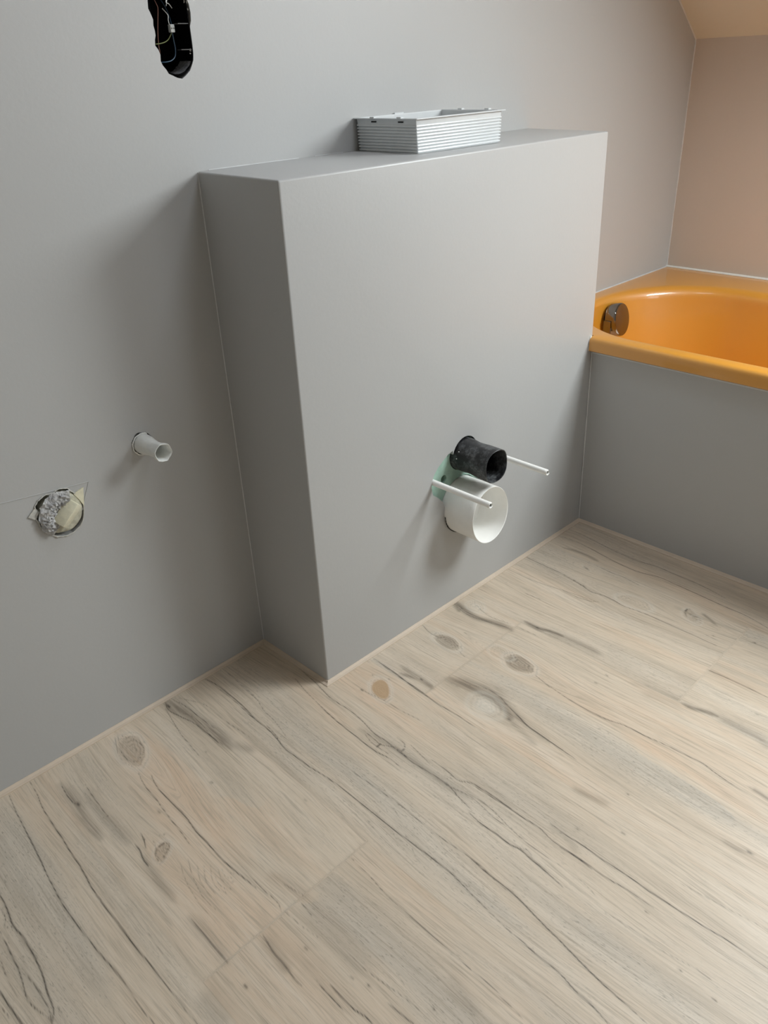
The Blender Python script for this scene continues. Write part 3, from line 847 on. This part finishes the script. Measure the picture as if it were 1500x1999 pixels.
def caulk(name, p, q, r, mat, wob=0.35, sq=1.0):
    p, q = Vector(p), Vector(q)
    m = max(3, int((q - p).length / 0.012))
    rs = [r * (1 + wob * mnoise.noise(Vector((k * 0.45, r * 900, 1.7)))) for k in range(m + 1)]
    return struct(bm_obj(name, tube_bm([p.lerp(q, k / m) for k in range(m + 1)], rs, 8), mat, None, True))
caulk('trim_5', (-0.0005, 0, 0.0), (0.0005, 0, 0.90), 0.0013, M_greycaulk)                 # boxing side to back wall
caulk('trim_6', (0.8485, -0.2044, 0.004), (0.8445, -0.2022, 0.446), 0.0017, M_greycaulk)    # boxing to bath panel
caulk('trim_7', (WR, 0, 0.481), (WR, 0, KNEE), 0.0024, M_greycaulk)                        # corner of back and right wall
caulk('trim_8', (XC, 0, CEIL), (WR, 0, KNEE), 0.0026, M_greycaulk)                         # back wall to slope
caulk('trim_9', (WR - 0.001, 0, 0.4815), (WR - 0.001, -1.56, 0.4815), 0.0042, M_caulk, 0.15)   # bath rim to right wall
caulk('trim_10', (0.848, -0.001, 0.4813), (WR, -0.001, 0.4813), 0.0020, M_greycaulk)       # bath rim to back wall
def ledge_caulk():
    bm = bmesh.new()
    for (x0, x1, r) in ((0.02, 0.20, 0.0009), (0.235, 0.30, 0.0007), (0.60, 0.70, 0.0009), (0.715, 0.722, 0.0016)):
        m = max(3, int((x1 - x0) / 0.008))
        tube_bm([(x0 + (x1 - x0) * k / m, -0.0005, 0.9015) for k in range(m + 1)], [r * (0.7 + 0.8 * abs(mnoise.noise(Vector((k * 0.8, x0 * 50, 2))))) for k in range(m + 1)], 6, bm)
    return struct(bm_obj('trim_11', bm, M_greycaulk, None, True))
ledge_caulk()

# ------------------------------------------------------------------ bath panel and bathtub
def bath_panel():
    bm = box_bm(0.8487, 0.8685, -1.56, -0.2043, 0.0, 0.4462)
    for v in bm.verts:
        if v.co.z > 0.2: v.co.x -= 0.0039          # leans with the end of the boxing
    return bm_obj('bath_panel', bm, M_box)
panel = bath_panel()
tag(panel, 'flat grey painted panel closing the front of the orange bathtub', 'bath panel')
caulk_p = struct(bm_obj('trim_12', box_bm(0.8418, 0.8452, -1.56, -0.2045, 0.4405, 0.4468, 0.001, 2), M_greycaulk))

caulk('trim_13', (0.8315, -0.2018, 0.4485), (0.8350, -0.2012, 0.4825), 0.0027, M_caulk, 0.5)
TX0, TX1, TY0, TY1 = 0.829, 1.5555, -0.0015, -1.56
CX, HA, HB = 1.133, 0.265, 0.25
YA, YB = -0.30, -1.24
def tub():
    N = 144
    ang = []
    op = []                                    # opening outline as function of inset
    def outline(inset, endmul=1.0):
        pts = []
        a_, b_ = HA - inset, HB - inset * endmul
        for i in range(N):
            t = i / N
            if t < 0.36:                       # end by the back wall, from +x over +y to -x
                th = PI * (t / 0.36); pts.append((CX + a_ * math.cos(th), YA + b_ * math.sin(th)))
            elif t < 0.5:
                k = (t - 0.36) / 0.14; pts.append((CX - a_, YA + (YB - YA) * k))
            elif t < 0.86:
                th = PI + PI * ((t - 0.5) / 0.36); pts.append((CX + a_ * math.cos(th), YB + b_ * math.sin(th)))
            else:
                k = (t - 0.86) / 0.14; pts.append((CX + a_, YB + (YA - YB) * k))
        return pts
    O = outline(0)
    outer = []
    for (x, y) in O:
        cy = min(max(y, YB), YA)
        dx, dy = x - CX, y - cy
        ts = []
        if dx > 1e-9: ts.append((TX1 - CX) / dx)
        if dx < -1e-9: ts.append((TX0 - CX) / dx)
        if dy > 1e-9: ts.append((TY0 - cy) / dy)
        if dy < -1e-9: ts.append((TY1 - cy) / dy)
        t = min(ts); outer.append([CX + dx * t, cy + dy * t])
    NX, NY = 0.8466, -0.2026                   # notch where the rim butts against the boxing
    for p in outer:
        if p[0] < NX and p[1] > NY: p[0] = NX
    def snap(c):
        i = min(range(N), key=lambda k: (outer[k][0] - c[0]) ** 2 + (outer[k][1] - c[1]) ** 2)
        outer[i] = list(c); return i
    for c in ((TX1, TY0), (NX, TY0), (NX, NY), (TX1, TY1), (TX0, TY1)): snap(c)
    i = snap((NX, NY)); outer[(i + 1) % N] = [TX0, NY - 0.0004]
    def out_in(d):
        res = []
        for (x, y) in outer:
            cx = min(max(x, TX0 + d), TX1 - 0.002); cy = min(max(y, TY1 + d), TY0 - 0.0005)
            if y > NY - 0.001: cx = max(x, min(cx, 9)) if x > TX0 + 0.003 else cx
            res.append((cx, cy))
        return res
    loops = []
    add = lambda pts, z: loops.append([(x, y, z(x, y) if callable(z) else z) for x, y in pts])
    add(out_in(0.028), 0.4475)
    add(out_in(0.003), 0.4475)
    add(out_in(0.0), 0.4500)
    add(out_in(0.0), 0.4690)
    add(out_in(0.0012), 0.4745)
    add(out_in(0.0045), 0.4785)
    add(out_in(0.0095), 0.4808)
    # soft roll-over: wide on the wall side, tight on the near side
    def soft(x, y):
        s = min(max((x - (CX - 0.12)) / 0.3, 0), 1); e = min(max((y + 0.16) / 0.1, 0), 1)
        return 0.006 + 0.026 * max(s * s * (3 - 2 * s), 0.55 * e)
    base = outline(0)
    nrm_ = []
    for i in range(N):
        a, b = base[i - 1], base[(i + 1) % N]
        tx, ty = b[0] - a[0], b[1] - a[1]; l = math.hypot(tx, ty); nrm_.append((ty / l, -tx / l))   # outward
    for k in range(0, 7):
        th = (PI / 2) * k / 6
        lp = []
        for (x, y), (ux, uy) in zip(base, nrm_):
            R = soft(x, y)
            off = R * (1 - math.sin(th)); dz = R * (1 - math.cos(th)) * 0.9
            lp.append((x + ux * off, y + uy * off, 0.4812 - dz))
        loops.append(lp)
    for inset, z in ((0.006, 0.42), (0.018, 0.36), (0.030, 0.28), (0.042, 0.19), (0.056, 0.135), (0.080, 0.100), (0.115, 0.082), (0.165, 0.076), (0.22, 0.073), (0.25, 0.072)):
        z0 = min(z, 0.44)
        add(outline(inset, 0.98), z0)
    bm = bmesh.new(); add_loops(bm, loops, False, True)
    return bm
bath = thing('bathtub', 'orange enamelled bathtub built in under the sloping ceiling', 'bathtub')
bm_obj('tub_shell', tub(), M_tub, bath, 50)
def knob():
    c = (1.163, 0.4225)
    bm = bmesh.new()
    R = 0.0435
    def mod(k, a, r): return (r * (1 - 0.055 * (math.cos(a * 8) * 0.3 + 0.7 if 2 < k < 0 else 0)), 0)
    add_loops(bm, revolve_y([(R * 0.80, -0.062), (R * 0.965, -0.064), (R * 0.985, -0.0665), (R * 0.985, -0.087), (R * 0.975, -0.0905), (R * 0.93, -0.093), (R * 0.5, -0.0942), (0.001, -0.0945)], c, 64), True, True)
    M = Matrix.Translation((c[0], -0.07, c[1])) @ Matrix.Rotation(math.radians(-10), 4, 'X') @ Matrix.Rotation(math.radians(6), 4, 'Z') @ Matrix.Translation((-c[0], 0.07, -c[1]))
    bmesh.ops.transform(bm, matrix=M, verts=bm.verts)
    k = bm_obj('overflow_knob', bm, M_chrome, bath, 35)
    k['label'] = 'round chrome overflow and waste knob'
    bm = bmesh.new()
    add_loops(bm, revolve_y([(0.028, -0.045), (0.028, -0.066)], c, 32), True, True)
    bm_obj('overflow_collar', bm, M_dark, k, 35)
    bm = box_bm(c[0] - R * 1.07, c[0] - R * 0.90, -0.086, -0.066, c[1] - 0.032, c[1] + 0.008, 0.002)
    bm_obj('knob_grip', bm, M_chrome, k, 35)
knob()
def drain():
    bm = bmesh.new()
    add_loops(bm, [[(CX + r * math.cos(2 * PI * i / 32), -0.45 + r * math.sin(2 * PI * i / 32), z) for i in range(32)] for r, z in ((0.034, 0.072), (0.034, 0.0755), (0.028, 0.077), (0.022, 0.075))], False, True)
    bm_obj('drain_ring', bm, M_chrome, bath, 30)
drain()
place_root(bath, (1.19, -0.78, 0.07))

# ------------------------------------------------------------------ plastic frame lying on the ledge
def rrect(x0, x1, y0, y1, z, r=0.004, n=4):
    pts = []
    for cx, cy, a0 in ((x1 - r, y1 - r, 0), (x0 + r, y1 - r, PI / 2), (x0 + r, y0 + r, PI), (x1 - r, y0 + r, 1.5 * PI)):
        for k in range(n + 1):
            a = a0 + PI / 2 * k / n; pts.append((cx + r * math.cos(a), cy + r * math.sin(a), z))
    return pts
def plastic_frame():
    t = thing('plastic_frame', 'white ribbed plastic installation frame standing on the ledge of the grey boxing', 'plastic frame')
    x0, x1, y0, y1, zb = 0.3355, 0.5560, -0.1475, -0.0040, 0.9005
    H = 0.0530
    loops = []
    nr = 9; zr = 0.0435
    e = lambda d, z, tp=0.0: rrect(x0 - d - tp, x1 + d + tp, y0 - d, y1 + d, zb + z, 0.0015, 3)
    for k in range(nr):
        a = zr * k / nr; b = zr * (k + 1) / nr
        tp = 0.003 * k / nr
        loops += [e(-0.0022, a, tp), e(-0.0022, a + 0.0009, tp), e(-0.0002, a + 0.0016, tp), e(0.0002, (a + b) / 2, tp), e(-0.0002, b - 0.0006, tp)]
    loops += [e(-0.0012, zr, 0.003), e(-0.0008, H - 0.003, 0.0032)]
    inner = lambda z: rrect(x0 + 0.003, x1 - 0.003, y0 + 0.003, y1 - 0.003, zb + z, 0.0015, 3)
    loops += [e(-0.0006, H - 0.0018, 0.0032), e(0.0, H - 0.0015, 0.0034), inner(H - 0.0014), inner(0.0004), e(-0.0013, 0.0, 0)]
    bm = bmesh.new(); add_loops(bm, loops)
    bm_obj('ribbed_body', bm, M_plastic, t, 30)
    bm = bmesh.new()
    f = lambda dx, dy, z: rrect(x0 - dx, x1 + dx + 0.003, y0 - dy, y1 + min(dy, 0.003), zb + z, 0.002, 3)
    add_loops(bm, [inner(H - 0.0018), f(0.0060, 0.0040, H - 0.0016), f(0.0066, 0.0046, H - 0.0008), f(0.0062, 0.0042, H + 0.0002), rrect(x0 + 0.002, x1 - 0.002, y0 + 0.002, y1 - 0.002, zb + H + 0.0004, 0.0015, 3), inner(H - 0.0018)])
    fl_ = bm_obj('flange', bm, M_plastic, t, 30)
    for (cx, cy, sx, sy) in ((x0 - 0.004, -0.048, 0.004, 0.010), (x0 - 0.004, -0.112, 0.004, 0.010), (x1 + 0.006, -0.048, 0.004, 0.010), (x1 + 0.006, -0.112, 0.004, 0.010),
                             (0.44, y1 + 0.0005, 0.012, 0.003)):
        bm_obj('clip', box_bm(cx - sx, cx + sx, cy - sy / 2, cy + sy / 2, zb + H - 0.0006, zb + H + 0.0024, 0.0005, 1), M_plastic, t)
    for cy in (-0.048, -0.112):
        s = bm_obj('slot', box_bm(x0 - 0.0036, x0 - 0.0024, cy - 0.006, cy + 0.006, zb + 0.0465, zb + 0.0485, 0.0003, 1), M_dark, t)
        s['label'] = 'short dark slot under the flange'
    place_root(t, ((x0 + x1) / 2, (y0 + y1) / 2, zb))
    return t
plastic_frame()

# ------------------------------------------------------------------ pipes and rods in the boxing
def black_pipe():
    t = thing('flush_pipe', 'short scuffed black plastic flush pipe sticking out of the grey boxing above the white sleeve', 'pipe')
    yb, ye = -0.165, -0.2775
    def mod(k, a, r):
        wob = 1 + 0.012 * math.sin(2 * a + 0.6) * (k >= 5)
        return r * wob, (0.0015 * math.sin(3 * a + 1) if k in (7, 8, 9) else 0)
    prof = [(0.0345, yb), (0.0345, -0.2065), (0.0338, -0.214), (0.0328, -0.221), (0.0334, -0.232), (0.0345, -0.250), (0.0348, -0.266), (0.0349, ye), (0.0342, ye - 0.0006), (0.0330, ye), (0.0325, -0.240), (0.0320, -0.19)]
    bm = bmesh.new()
    add_loops(bm, revolve_y(prof, BC, 56, mod, drift=(0.0, -0.0035)), False, True)
    bm_obj('pipe_body', bm, M_black, t, 45)
    for a, y in ((2.62, -0.2065), (3.05, -0.2045)):
        s = 0.0009
        p = Vector((BC[0] + 0.0348 * math.cos(a), y, BC[1] + 0.0348 * math.sin(a)))
        bm = bmesh.new(); bmesh.ops.create_icosphere(bm, subdivisions=2, radius=s, matrix=Matrix.Translation(p) @ Matrix.Diagonal((1, 1.6, 1.2, 1)))
        q = bm_obj('paint_speck', bm, M_white_w, t, True); q['label'] = 'white speck of paint'
    place_root(t, (BC[0], -0.2, BC[1]))
black_pipe()
def white_sleeve():
    t = thing('drain_sleeve', 'wide white plastic drain sleeve sticking out of the grey boxing below the black pipe', 'pipe sleeve')
    ye = -0.2700
    def mod(k, a, r):
        sq = 1 + 0.02 * math.cos(2 * (a - 1.9)) * (k in (2, 3, 4, 5, 6))
        return r * sq, (-0.0035 * math.cos(a + 1.9) if k in (2, 3, 4, 5) else 0)
    prof = [(0.0592, -0.16), (0.0592, -0.205), (0.0594, ye + 0.01), (0.0594, ye), (0.0588, ye - 0.0007), (0.0574, ye), (0.0570, ye + 0.012), (0.0566, -0.212), (0.0540, -0.206), (0.02, -0.2045), (0.001, -0.2045)]
    bm = bmesh.new()
    add_loops(bm, revolve_y(prof, WC, 72, mod, drift=(-0.001, 0.0006)), False, True)
    bm_obj('sleeve_body', bm, M_sleeve, t, 45)
    bm = bmesh.new()
    for k in range(9):
        a = math.radians(188 + k * 7)
        add_box(bm, -0.0006, 0.0006, -0.0006, 0.0006, -0.003, 0.003, Matrix.Translation((WC[0] + 0.0605 * math.cos(a), -0.2005, WC[1] + 0.0605 * math.sin(a))) @ Matrix.Rotation(-(a), 4, 'Y'))
    bm_obj('dark_joint', bm, M_dark, t)
    place_root(t, (WC[0], -0.2, WC[1]))
white_sleeve()
rod_hole = bm_obj('rod_hole', prism_xz([(0.4914 + 0.0072 * math.cos(a * PI / 10), 0.3125 + 0.0072 * math.sin(a * PI / 10)) for a in range(20)], -0.2046, -0.2), M_dark, boxing)
def rod(x, z, label):
    t = thing('mounting_rod', label, 'rod', 'mounting rod covers for the toilet')
    n = 24; ye = -0.3385
    def mod(k, a, r):
        ch = 0.0
        if k in (3, 4): ch = 0.0022 * (math.cos(a - 0.6) > 0.55)
        return r, ch
    prof = [(0.0060, -0.168), (0.0060, -0.25), (0.0059, ye + 0.006), (0.0059, ye), (0.0056, ye - 0.0004), (0.0042, ye), (0.0041, ye + 0.010), (0.001, ye + 0.0102)]
    bm = bmesh.new()
    add_loops(bm, revolve_y(prof, (x, z), n, mod), True, True)
    bm_obj('rod_cover', bm, M_sleeve, t, 40)
    bm = bmesh.new()
    add_loops(bm, revolve_y([(0.0036, ye + 0.0095), (0.0036, ye + 0.003), (0.001, ye + 0.0028)], (x, z), 16), True, True)
    q = bm_obj('rod_tip', bm, M_dark, t, 40); q['label'] = 'dark end of the threaded rod inside the cover'
    place_root(t, (x, -0.2, z))
    return t
rod(0.3115, 0.3125, 'thin white rod cover left of the pipes, passing in front of the white sleeve')
rod(0.4914, 0.3125, 'thin white rod cover right of the pipes, starting behind the black pipe')

# ------------------------------------------------------------------ grey pipe stub in the back wall
def grey_stub():
    t = thing('water_pipe_stub', 'pale grey plastic pipe stub with a broken six-sided end, sticking out of the left wall', 'pipe stub')
    def mod(k, a, r):
        if 5 <= k <= 10:
            h = math.cos(PI / 6) / math.cos(((a + 0.25) % (PI / 3)) - PI / 6)
            rag = 0.0016 * mnoise.noise(Vector((math.cos(a) * 2.3, math.sin(a) * 2.3, 4)))
            return r * (0.45 + 0.55 * h * 1.04), rag
        return r, 0
    prof = [(0.0166, 0.03), (0.0166, -0.004), (0.0162, -0.012), (0.0142, -0.022), (0.0128, -0.034), (0.0130, -0.044), (0.0150, -0.052), (0.0155, -0.0605), (0.0150, -0.0610), (0.0137, -0.0598), (0.0128, -0.050), (0.0115, -0.030), (0.0105, -0.015), (0.001, -0.014)]
    bm = bmesh.new()
    add_loops(bm, revolve_y(prof, GP, 60, mod, drift=(0.003, 0.001)), False, True)
    bm_obj('stub_body', bm, M_pipegrey, t, 45)
    # rim of torn paint around the hole
    bm = bmesh.new(); pts = []; rr = []
    for k in range(41):
        a = math.radians(55 + 250 * k / 40)
        R = 0.0180 + 0.0012 * mnoise.noise(Vector((a * 3, 1, 1)))
        pts.append((GP[0] + R * math.cos(a), -0.0008 - 0.0015 * abs(mnoise.noise(Vector((a * 5, 2, 1)))), GP[1] + R * math.sin(a)))
        rr.append(0.0009 + 0.0009 * abs(mnoise.noise(Vector((a * 4, 5, 1)))))
    tube_bm(pts, rr, 6, bm)
    bm_obj('paint_rim', bm, M_caulk, t, True)
    place_root(t, (GP[0], 0.0, GP[1]))
grey_stub()

# ------------------------------------------------------------------ wrapped drain plug in the back wall
def drain_plug():
    t = thing('drain_plug', 'plugged drain wrapped in crinkled film in a rough hole low on the left wall', 'drain plug')
    c = (-0.331, 0.4445)
    bm = bmesh.new()
    def mod(k, a, r): return r * (1 + 0.05 * mnoise.noise(Vector((math.cos(a) * 2, math.sin(a) * 2, k)))), 0.002 * mnoise.noise(Vector((math.cos(a) * 3, math.sin(a) * 3, k * 2)))
    add_loops(bm, revolve_y([(0.0340, 0.03), (0.0340, 0.002), (0.0325, -0.0010), (0.028, -0.0025), (0.018, -0.003), (0.001, -0.003)], c, 48, mod), False, True)
    cap = bm_obj('cap', bm, M_cap, t, 40)
    ax = Vector((-0.745, 0, -0.667)); ay = Vector((0, 1, 0)); az = ax.cross(ay)
    M = Matrix.Translation((-0.3265, -0.0075, 0.4435)) @ Matrix((( ax.x, ay.x, az.x), (ax.y, ay.y, az.y), (ax.z, ay.z, az.z))).to_4x4() @ Matrix.Rotation(math.radians(52), 4, 'X')
    bm = box_bm(-0.0215, 0.0200, -0.0100, 0.0100, -0.0105, 0.0105, 0.0015, 2, M)
    tab = bm_obj('plug_tab', bm, M_tab, cap, 30)
    tab['label'] = 'cream raised block on the plug'
    # crinkled film: folded sheet stuffed round the upper left
    bm = bmesh.new(); grid = []
    rs = random.Random(11)
    NI, NJ = 30, 11
    for i in range(NI):
        row = []
        for j in range(NJ):
            a = math.radians(62 + 168 * i / (NI - 1)); u = j / (NJ - 1)
            R = 0.011 + 0.0268 * u
            p = Vector((c[0] + R * math.cos(a) * 1.03, 0, c[1] + R * math.sin(a) * 1.03))
            edge = math.sin(PI * min(max(u, 0.02), 0.98))
            p.y = -0.005 - 0.0060 * edge + rs.uniform(-0.0030, 0.0022)
            p.x += rs.uniform(-0.0016, 0.0016); p.z += rs.uniform(-0.0016, 0.0016)
            row.append(bm.verts.new(p))
        grid.append(row)
    for i in range(NI - 1):
        for j in range(NJ - 1):
            q = (grid[i][j], grid[i + 1][j], grid[i + 1][j + 1], grid[i][j + 1])
            if (i + j) % 2: bm.faces.new((q[0], q[1], q[2])); bm.faces.new((q[0], q[2], q[3]))
            else: bm.faces.new((q[0], q[1], q[3])); bm.faces.new((q[1], q[2], q[3]))
    bmesh.ops.solidify(bm, geom=list(bm.faces), thickness=0.0003)
    f = bm_obj('plastic_film', bm, M_film, t); f['label'] = 'crinkled greyish clear film'
    # torn ridge round the hole and scraps of tape
    bm = bmesh.new(); pts = []; rr = []
    n = len(PLUG)
    for k in range(n * 4 + 1):
        a = PLUG[(k // 4) % n]; b = PLUG[(k // 4 + 1) % n]; u = (k % 4) / 4
        q = Vector((k * 0.6, 3.3, 0))
        pts.append((a[0] + (b[0] - a[0]) * u + 0.0012 * mnoise.noise(q), -0.0005 - 0.002 * abs(mnoise.noise(q * 1.7)), a[1] + (b[1] - a[1]) * u + 0.0012 * mnoise.noise(q * 1.3)))
        rr.append(0.0007 + 0.0012 * abs(mnoise.noise(q * 1.1)))
    tube_bm(pts, rr, 6, bm)
    bm_obj('torn_rim', bm, M_plaster, t, True)
    for poly, mat, nm in ((((-0.307, 0.468), (-0.2895, 0.4735), (-0.2955, 0.442), (-0.300, 0.455)), M_tab, 'tape_scrap'), (((-0.382, 0.458), (-0.370, 0.468), (-0.364, 0.460), (-0.373, 0.450)), M_plaster, 'tape_scrap')):
        bm_obj(nm, prism_xz(poly, -0.0022, 0.0), mat, t)
    bm = bmesh.new()
    for seg in (((-0.414, 0.4945), (-0.374, 0.4895), (-0.330, 0.484), (-0.279, 0.4785), (-0.289, 0.458), (-0.2985, 0.436)),):
        tube_bm([(x, -0.0001, z) for x, z in seg], 0.0007, 6, bm)
    bm_obj('paper_edge', bm, M_wall, t, True)
    place_root(t, (c[0], 0.0, c[1]))
drain_plug()

# ------------------------------------------------------------------ installation box with wires
def capsule(x, r, z0, z1, y, n=24, rz=None):
    pts = []
    for k in range(n + 1):
        a = PI + PI * k / n; pts.append((x + r * math.cos(a), y, z0 + r * math.sin(a)))
    for k in range(n + 1):
        a = PI * k / n; pts.append((x + r * math.cos(a), y, z1 + r * math.sin(a)))
    return pts
eb = thing('electrical_box', 'long black installation box sunk in a ragged slot high on the left wall', 'electrical box')
bm = bmesh.new()
X0, R0 = -0.0085, 0.0302
add_loops(bm, [capsule(X0, R0, 1.061, 1.178, 0.052), capsule(X0, R0, 1.061, 1.178, 0.0004), capsule(X0, R0 - 0.0012, 1.061, 1.178, 0.0004), capsule(X0, R0 - 0.0035, 1.061, 1.178, 0.049)], True, True)
bm_obj('box_shell', bm, M_ebox, eb, 40)
for z in (1.0625, 1.0945, 1.13):
    bm_obj('rib', box_bm(0.003, X0 + R0 - 0.001, 0.001, 0.012, z - 0.0006, z + 0.0006, 0.0003, 1), plain('rib_plastic', srgb(70, 68, 66), 0.4), eb)
for (x, z, s) in ((0.0200, 1.0620, 0.0018), (0.0185, 1.0575, 0.0009), (0.0225, 1.121, 0.003), (0.0235, 1.112, 0.0018)):
    chips = bmesh.new()
    bmesh.ops.create_icosphere(chips, subdivisions=2, radius=s, matrix=Matrix.Translation((x, 0.004, z)))
    for v in chips.verts: v.co += Vector((mnoise.noise(v.co * 400), mnoise.noise(v.co * 300 + Vector((5, 5, 5))), mnoise.noise(v.co * 350))) * 0.0012
    bm_obj('plaster_crumb', chips, M_plaster, eb)
def lit_bottom():  # grey patch paints in the light caught by the glossy box bottom
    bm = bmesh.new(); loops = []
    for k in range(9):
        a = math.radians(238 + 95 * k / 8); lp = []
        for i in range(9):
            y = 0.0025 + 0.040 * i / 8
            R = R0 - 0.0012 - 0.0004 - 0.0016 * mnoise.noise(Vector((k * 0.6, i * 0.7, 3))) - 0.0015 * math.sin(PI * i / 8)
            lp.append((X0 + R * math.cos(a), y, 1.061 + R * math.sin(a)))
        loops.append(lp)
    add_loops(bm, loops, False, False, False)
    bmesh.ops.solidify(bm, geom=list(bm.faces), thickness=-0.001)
    o = bm_obj('lit_bottom_patch', bm, plain('lit_bottom_grey', srgb(165, 165, 168), 0.8, mott=0.6, scale=260, bump=0.6, bscale=200), eb, True)
    o['label'] = 'grey patch standing in for light on the bottom of the black box'
lit_bottom()
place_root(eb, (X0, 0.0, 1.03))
wr = thing('electrical_wiring', 'loose coloured wires with a small white connector inside the black box', 'wiring')
def wire(pts, r, mat, lab):
    o = bm_obj('wire', tube_bm(smooth_pts(pts), r, 8), mat, wr, True); o['label'] = lab
wire([(-0.010, 0.040, 1.135), (-0.0135, 0.022, 1.118), (-0.014, 0.020, 1.112), (-0.019, 0.018, 1.094), (-0.0215, 0.018, 1.080), (-0.0215, 0.020, 1.068), (-0.021, 0.022, 1.058), (-0.024, 0.040, 1.050)], 0.0006, M_copper, 'pinkish brown wire')
wire([(0.0025, 0.020, 1.084), (-0.0005, 0.020, 1.080), (-0.005, 0.020, 1.0755), (-0.012, 0.019, 1.0725), (-0.020, 0.019, 1.071), (-0.027, 0.020, 1.0705), (-0.034, 0.026, 1.070)], 0.0007, M_gy, 'green and yellow wire')
wire([(0.004, 0.020, 1.084), (0.0045, 0.020, 1.074), (0.0052, 0.020, 1.064), (0.003, 0.020, 1.055), (-0.004, 0.019, 1.0500), (-0.012, 0.019, 1.0482), (-0.020, 0.021, 1.0478), (-0.030, 0.030, 1.047)], 0.0008, M_blue, 'blue wire')
wire([(0.0045, 0.020, 1.094), (0.0045, 0.022, 1.103), (0.0035, 0.028, 1.116), (0.002, 0.040, 1.130)], 0.0005, M_blue, 'blue wire above the connector')
wire([(0.001, 0.020, 1.094), (-0.001, 0.018, 1.100), (-0.0005, 0.018, 1.106), (-0.003, 0.026, 1.114)], 0.0006, M_white_w, 'white wire')
wire([(0.008, 0.018, 1.114), (0.004, 0.018, 1.119), (-0.001, 0.017, 1.121), (0.003, 0.019, 1.127), (0.009, 0.022, 1.131)], 0.0006, M_white_w, 'bright white wire end')
wire([(-0.001, 0.018, 1.1165), (0.001, 0.018, 1.1225), (0.005, 0.019, 1.1285), (0.006, 0.022, 1.135)], 0.0005, M_white_w, 'second white wire end')
cn = bm_obj('connector', box_bm(-0.0002, 0.0068, 0.016, 0.023, 1.0845, 1.0945, 0.0009, 2), M_white_w, wr, 30)
for x in (0.0016, 0.0050):
    bm = bmesh.new(); add_loops(bm, revolve_y([(0.0011, 0.017), (0.0011, 0.0155)], (x, 1.0895), 12), True, True)
    bm_obj('connector_screw', bm, M_pipedark, cn, 30)
place_root(wr, (0.003, 0.02, 1.05))
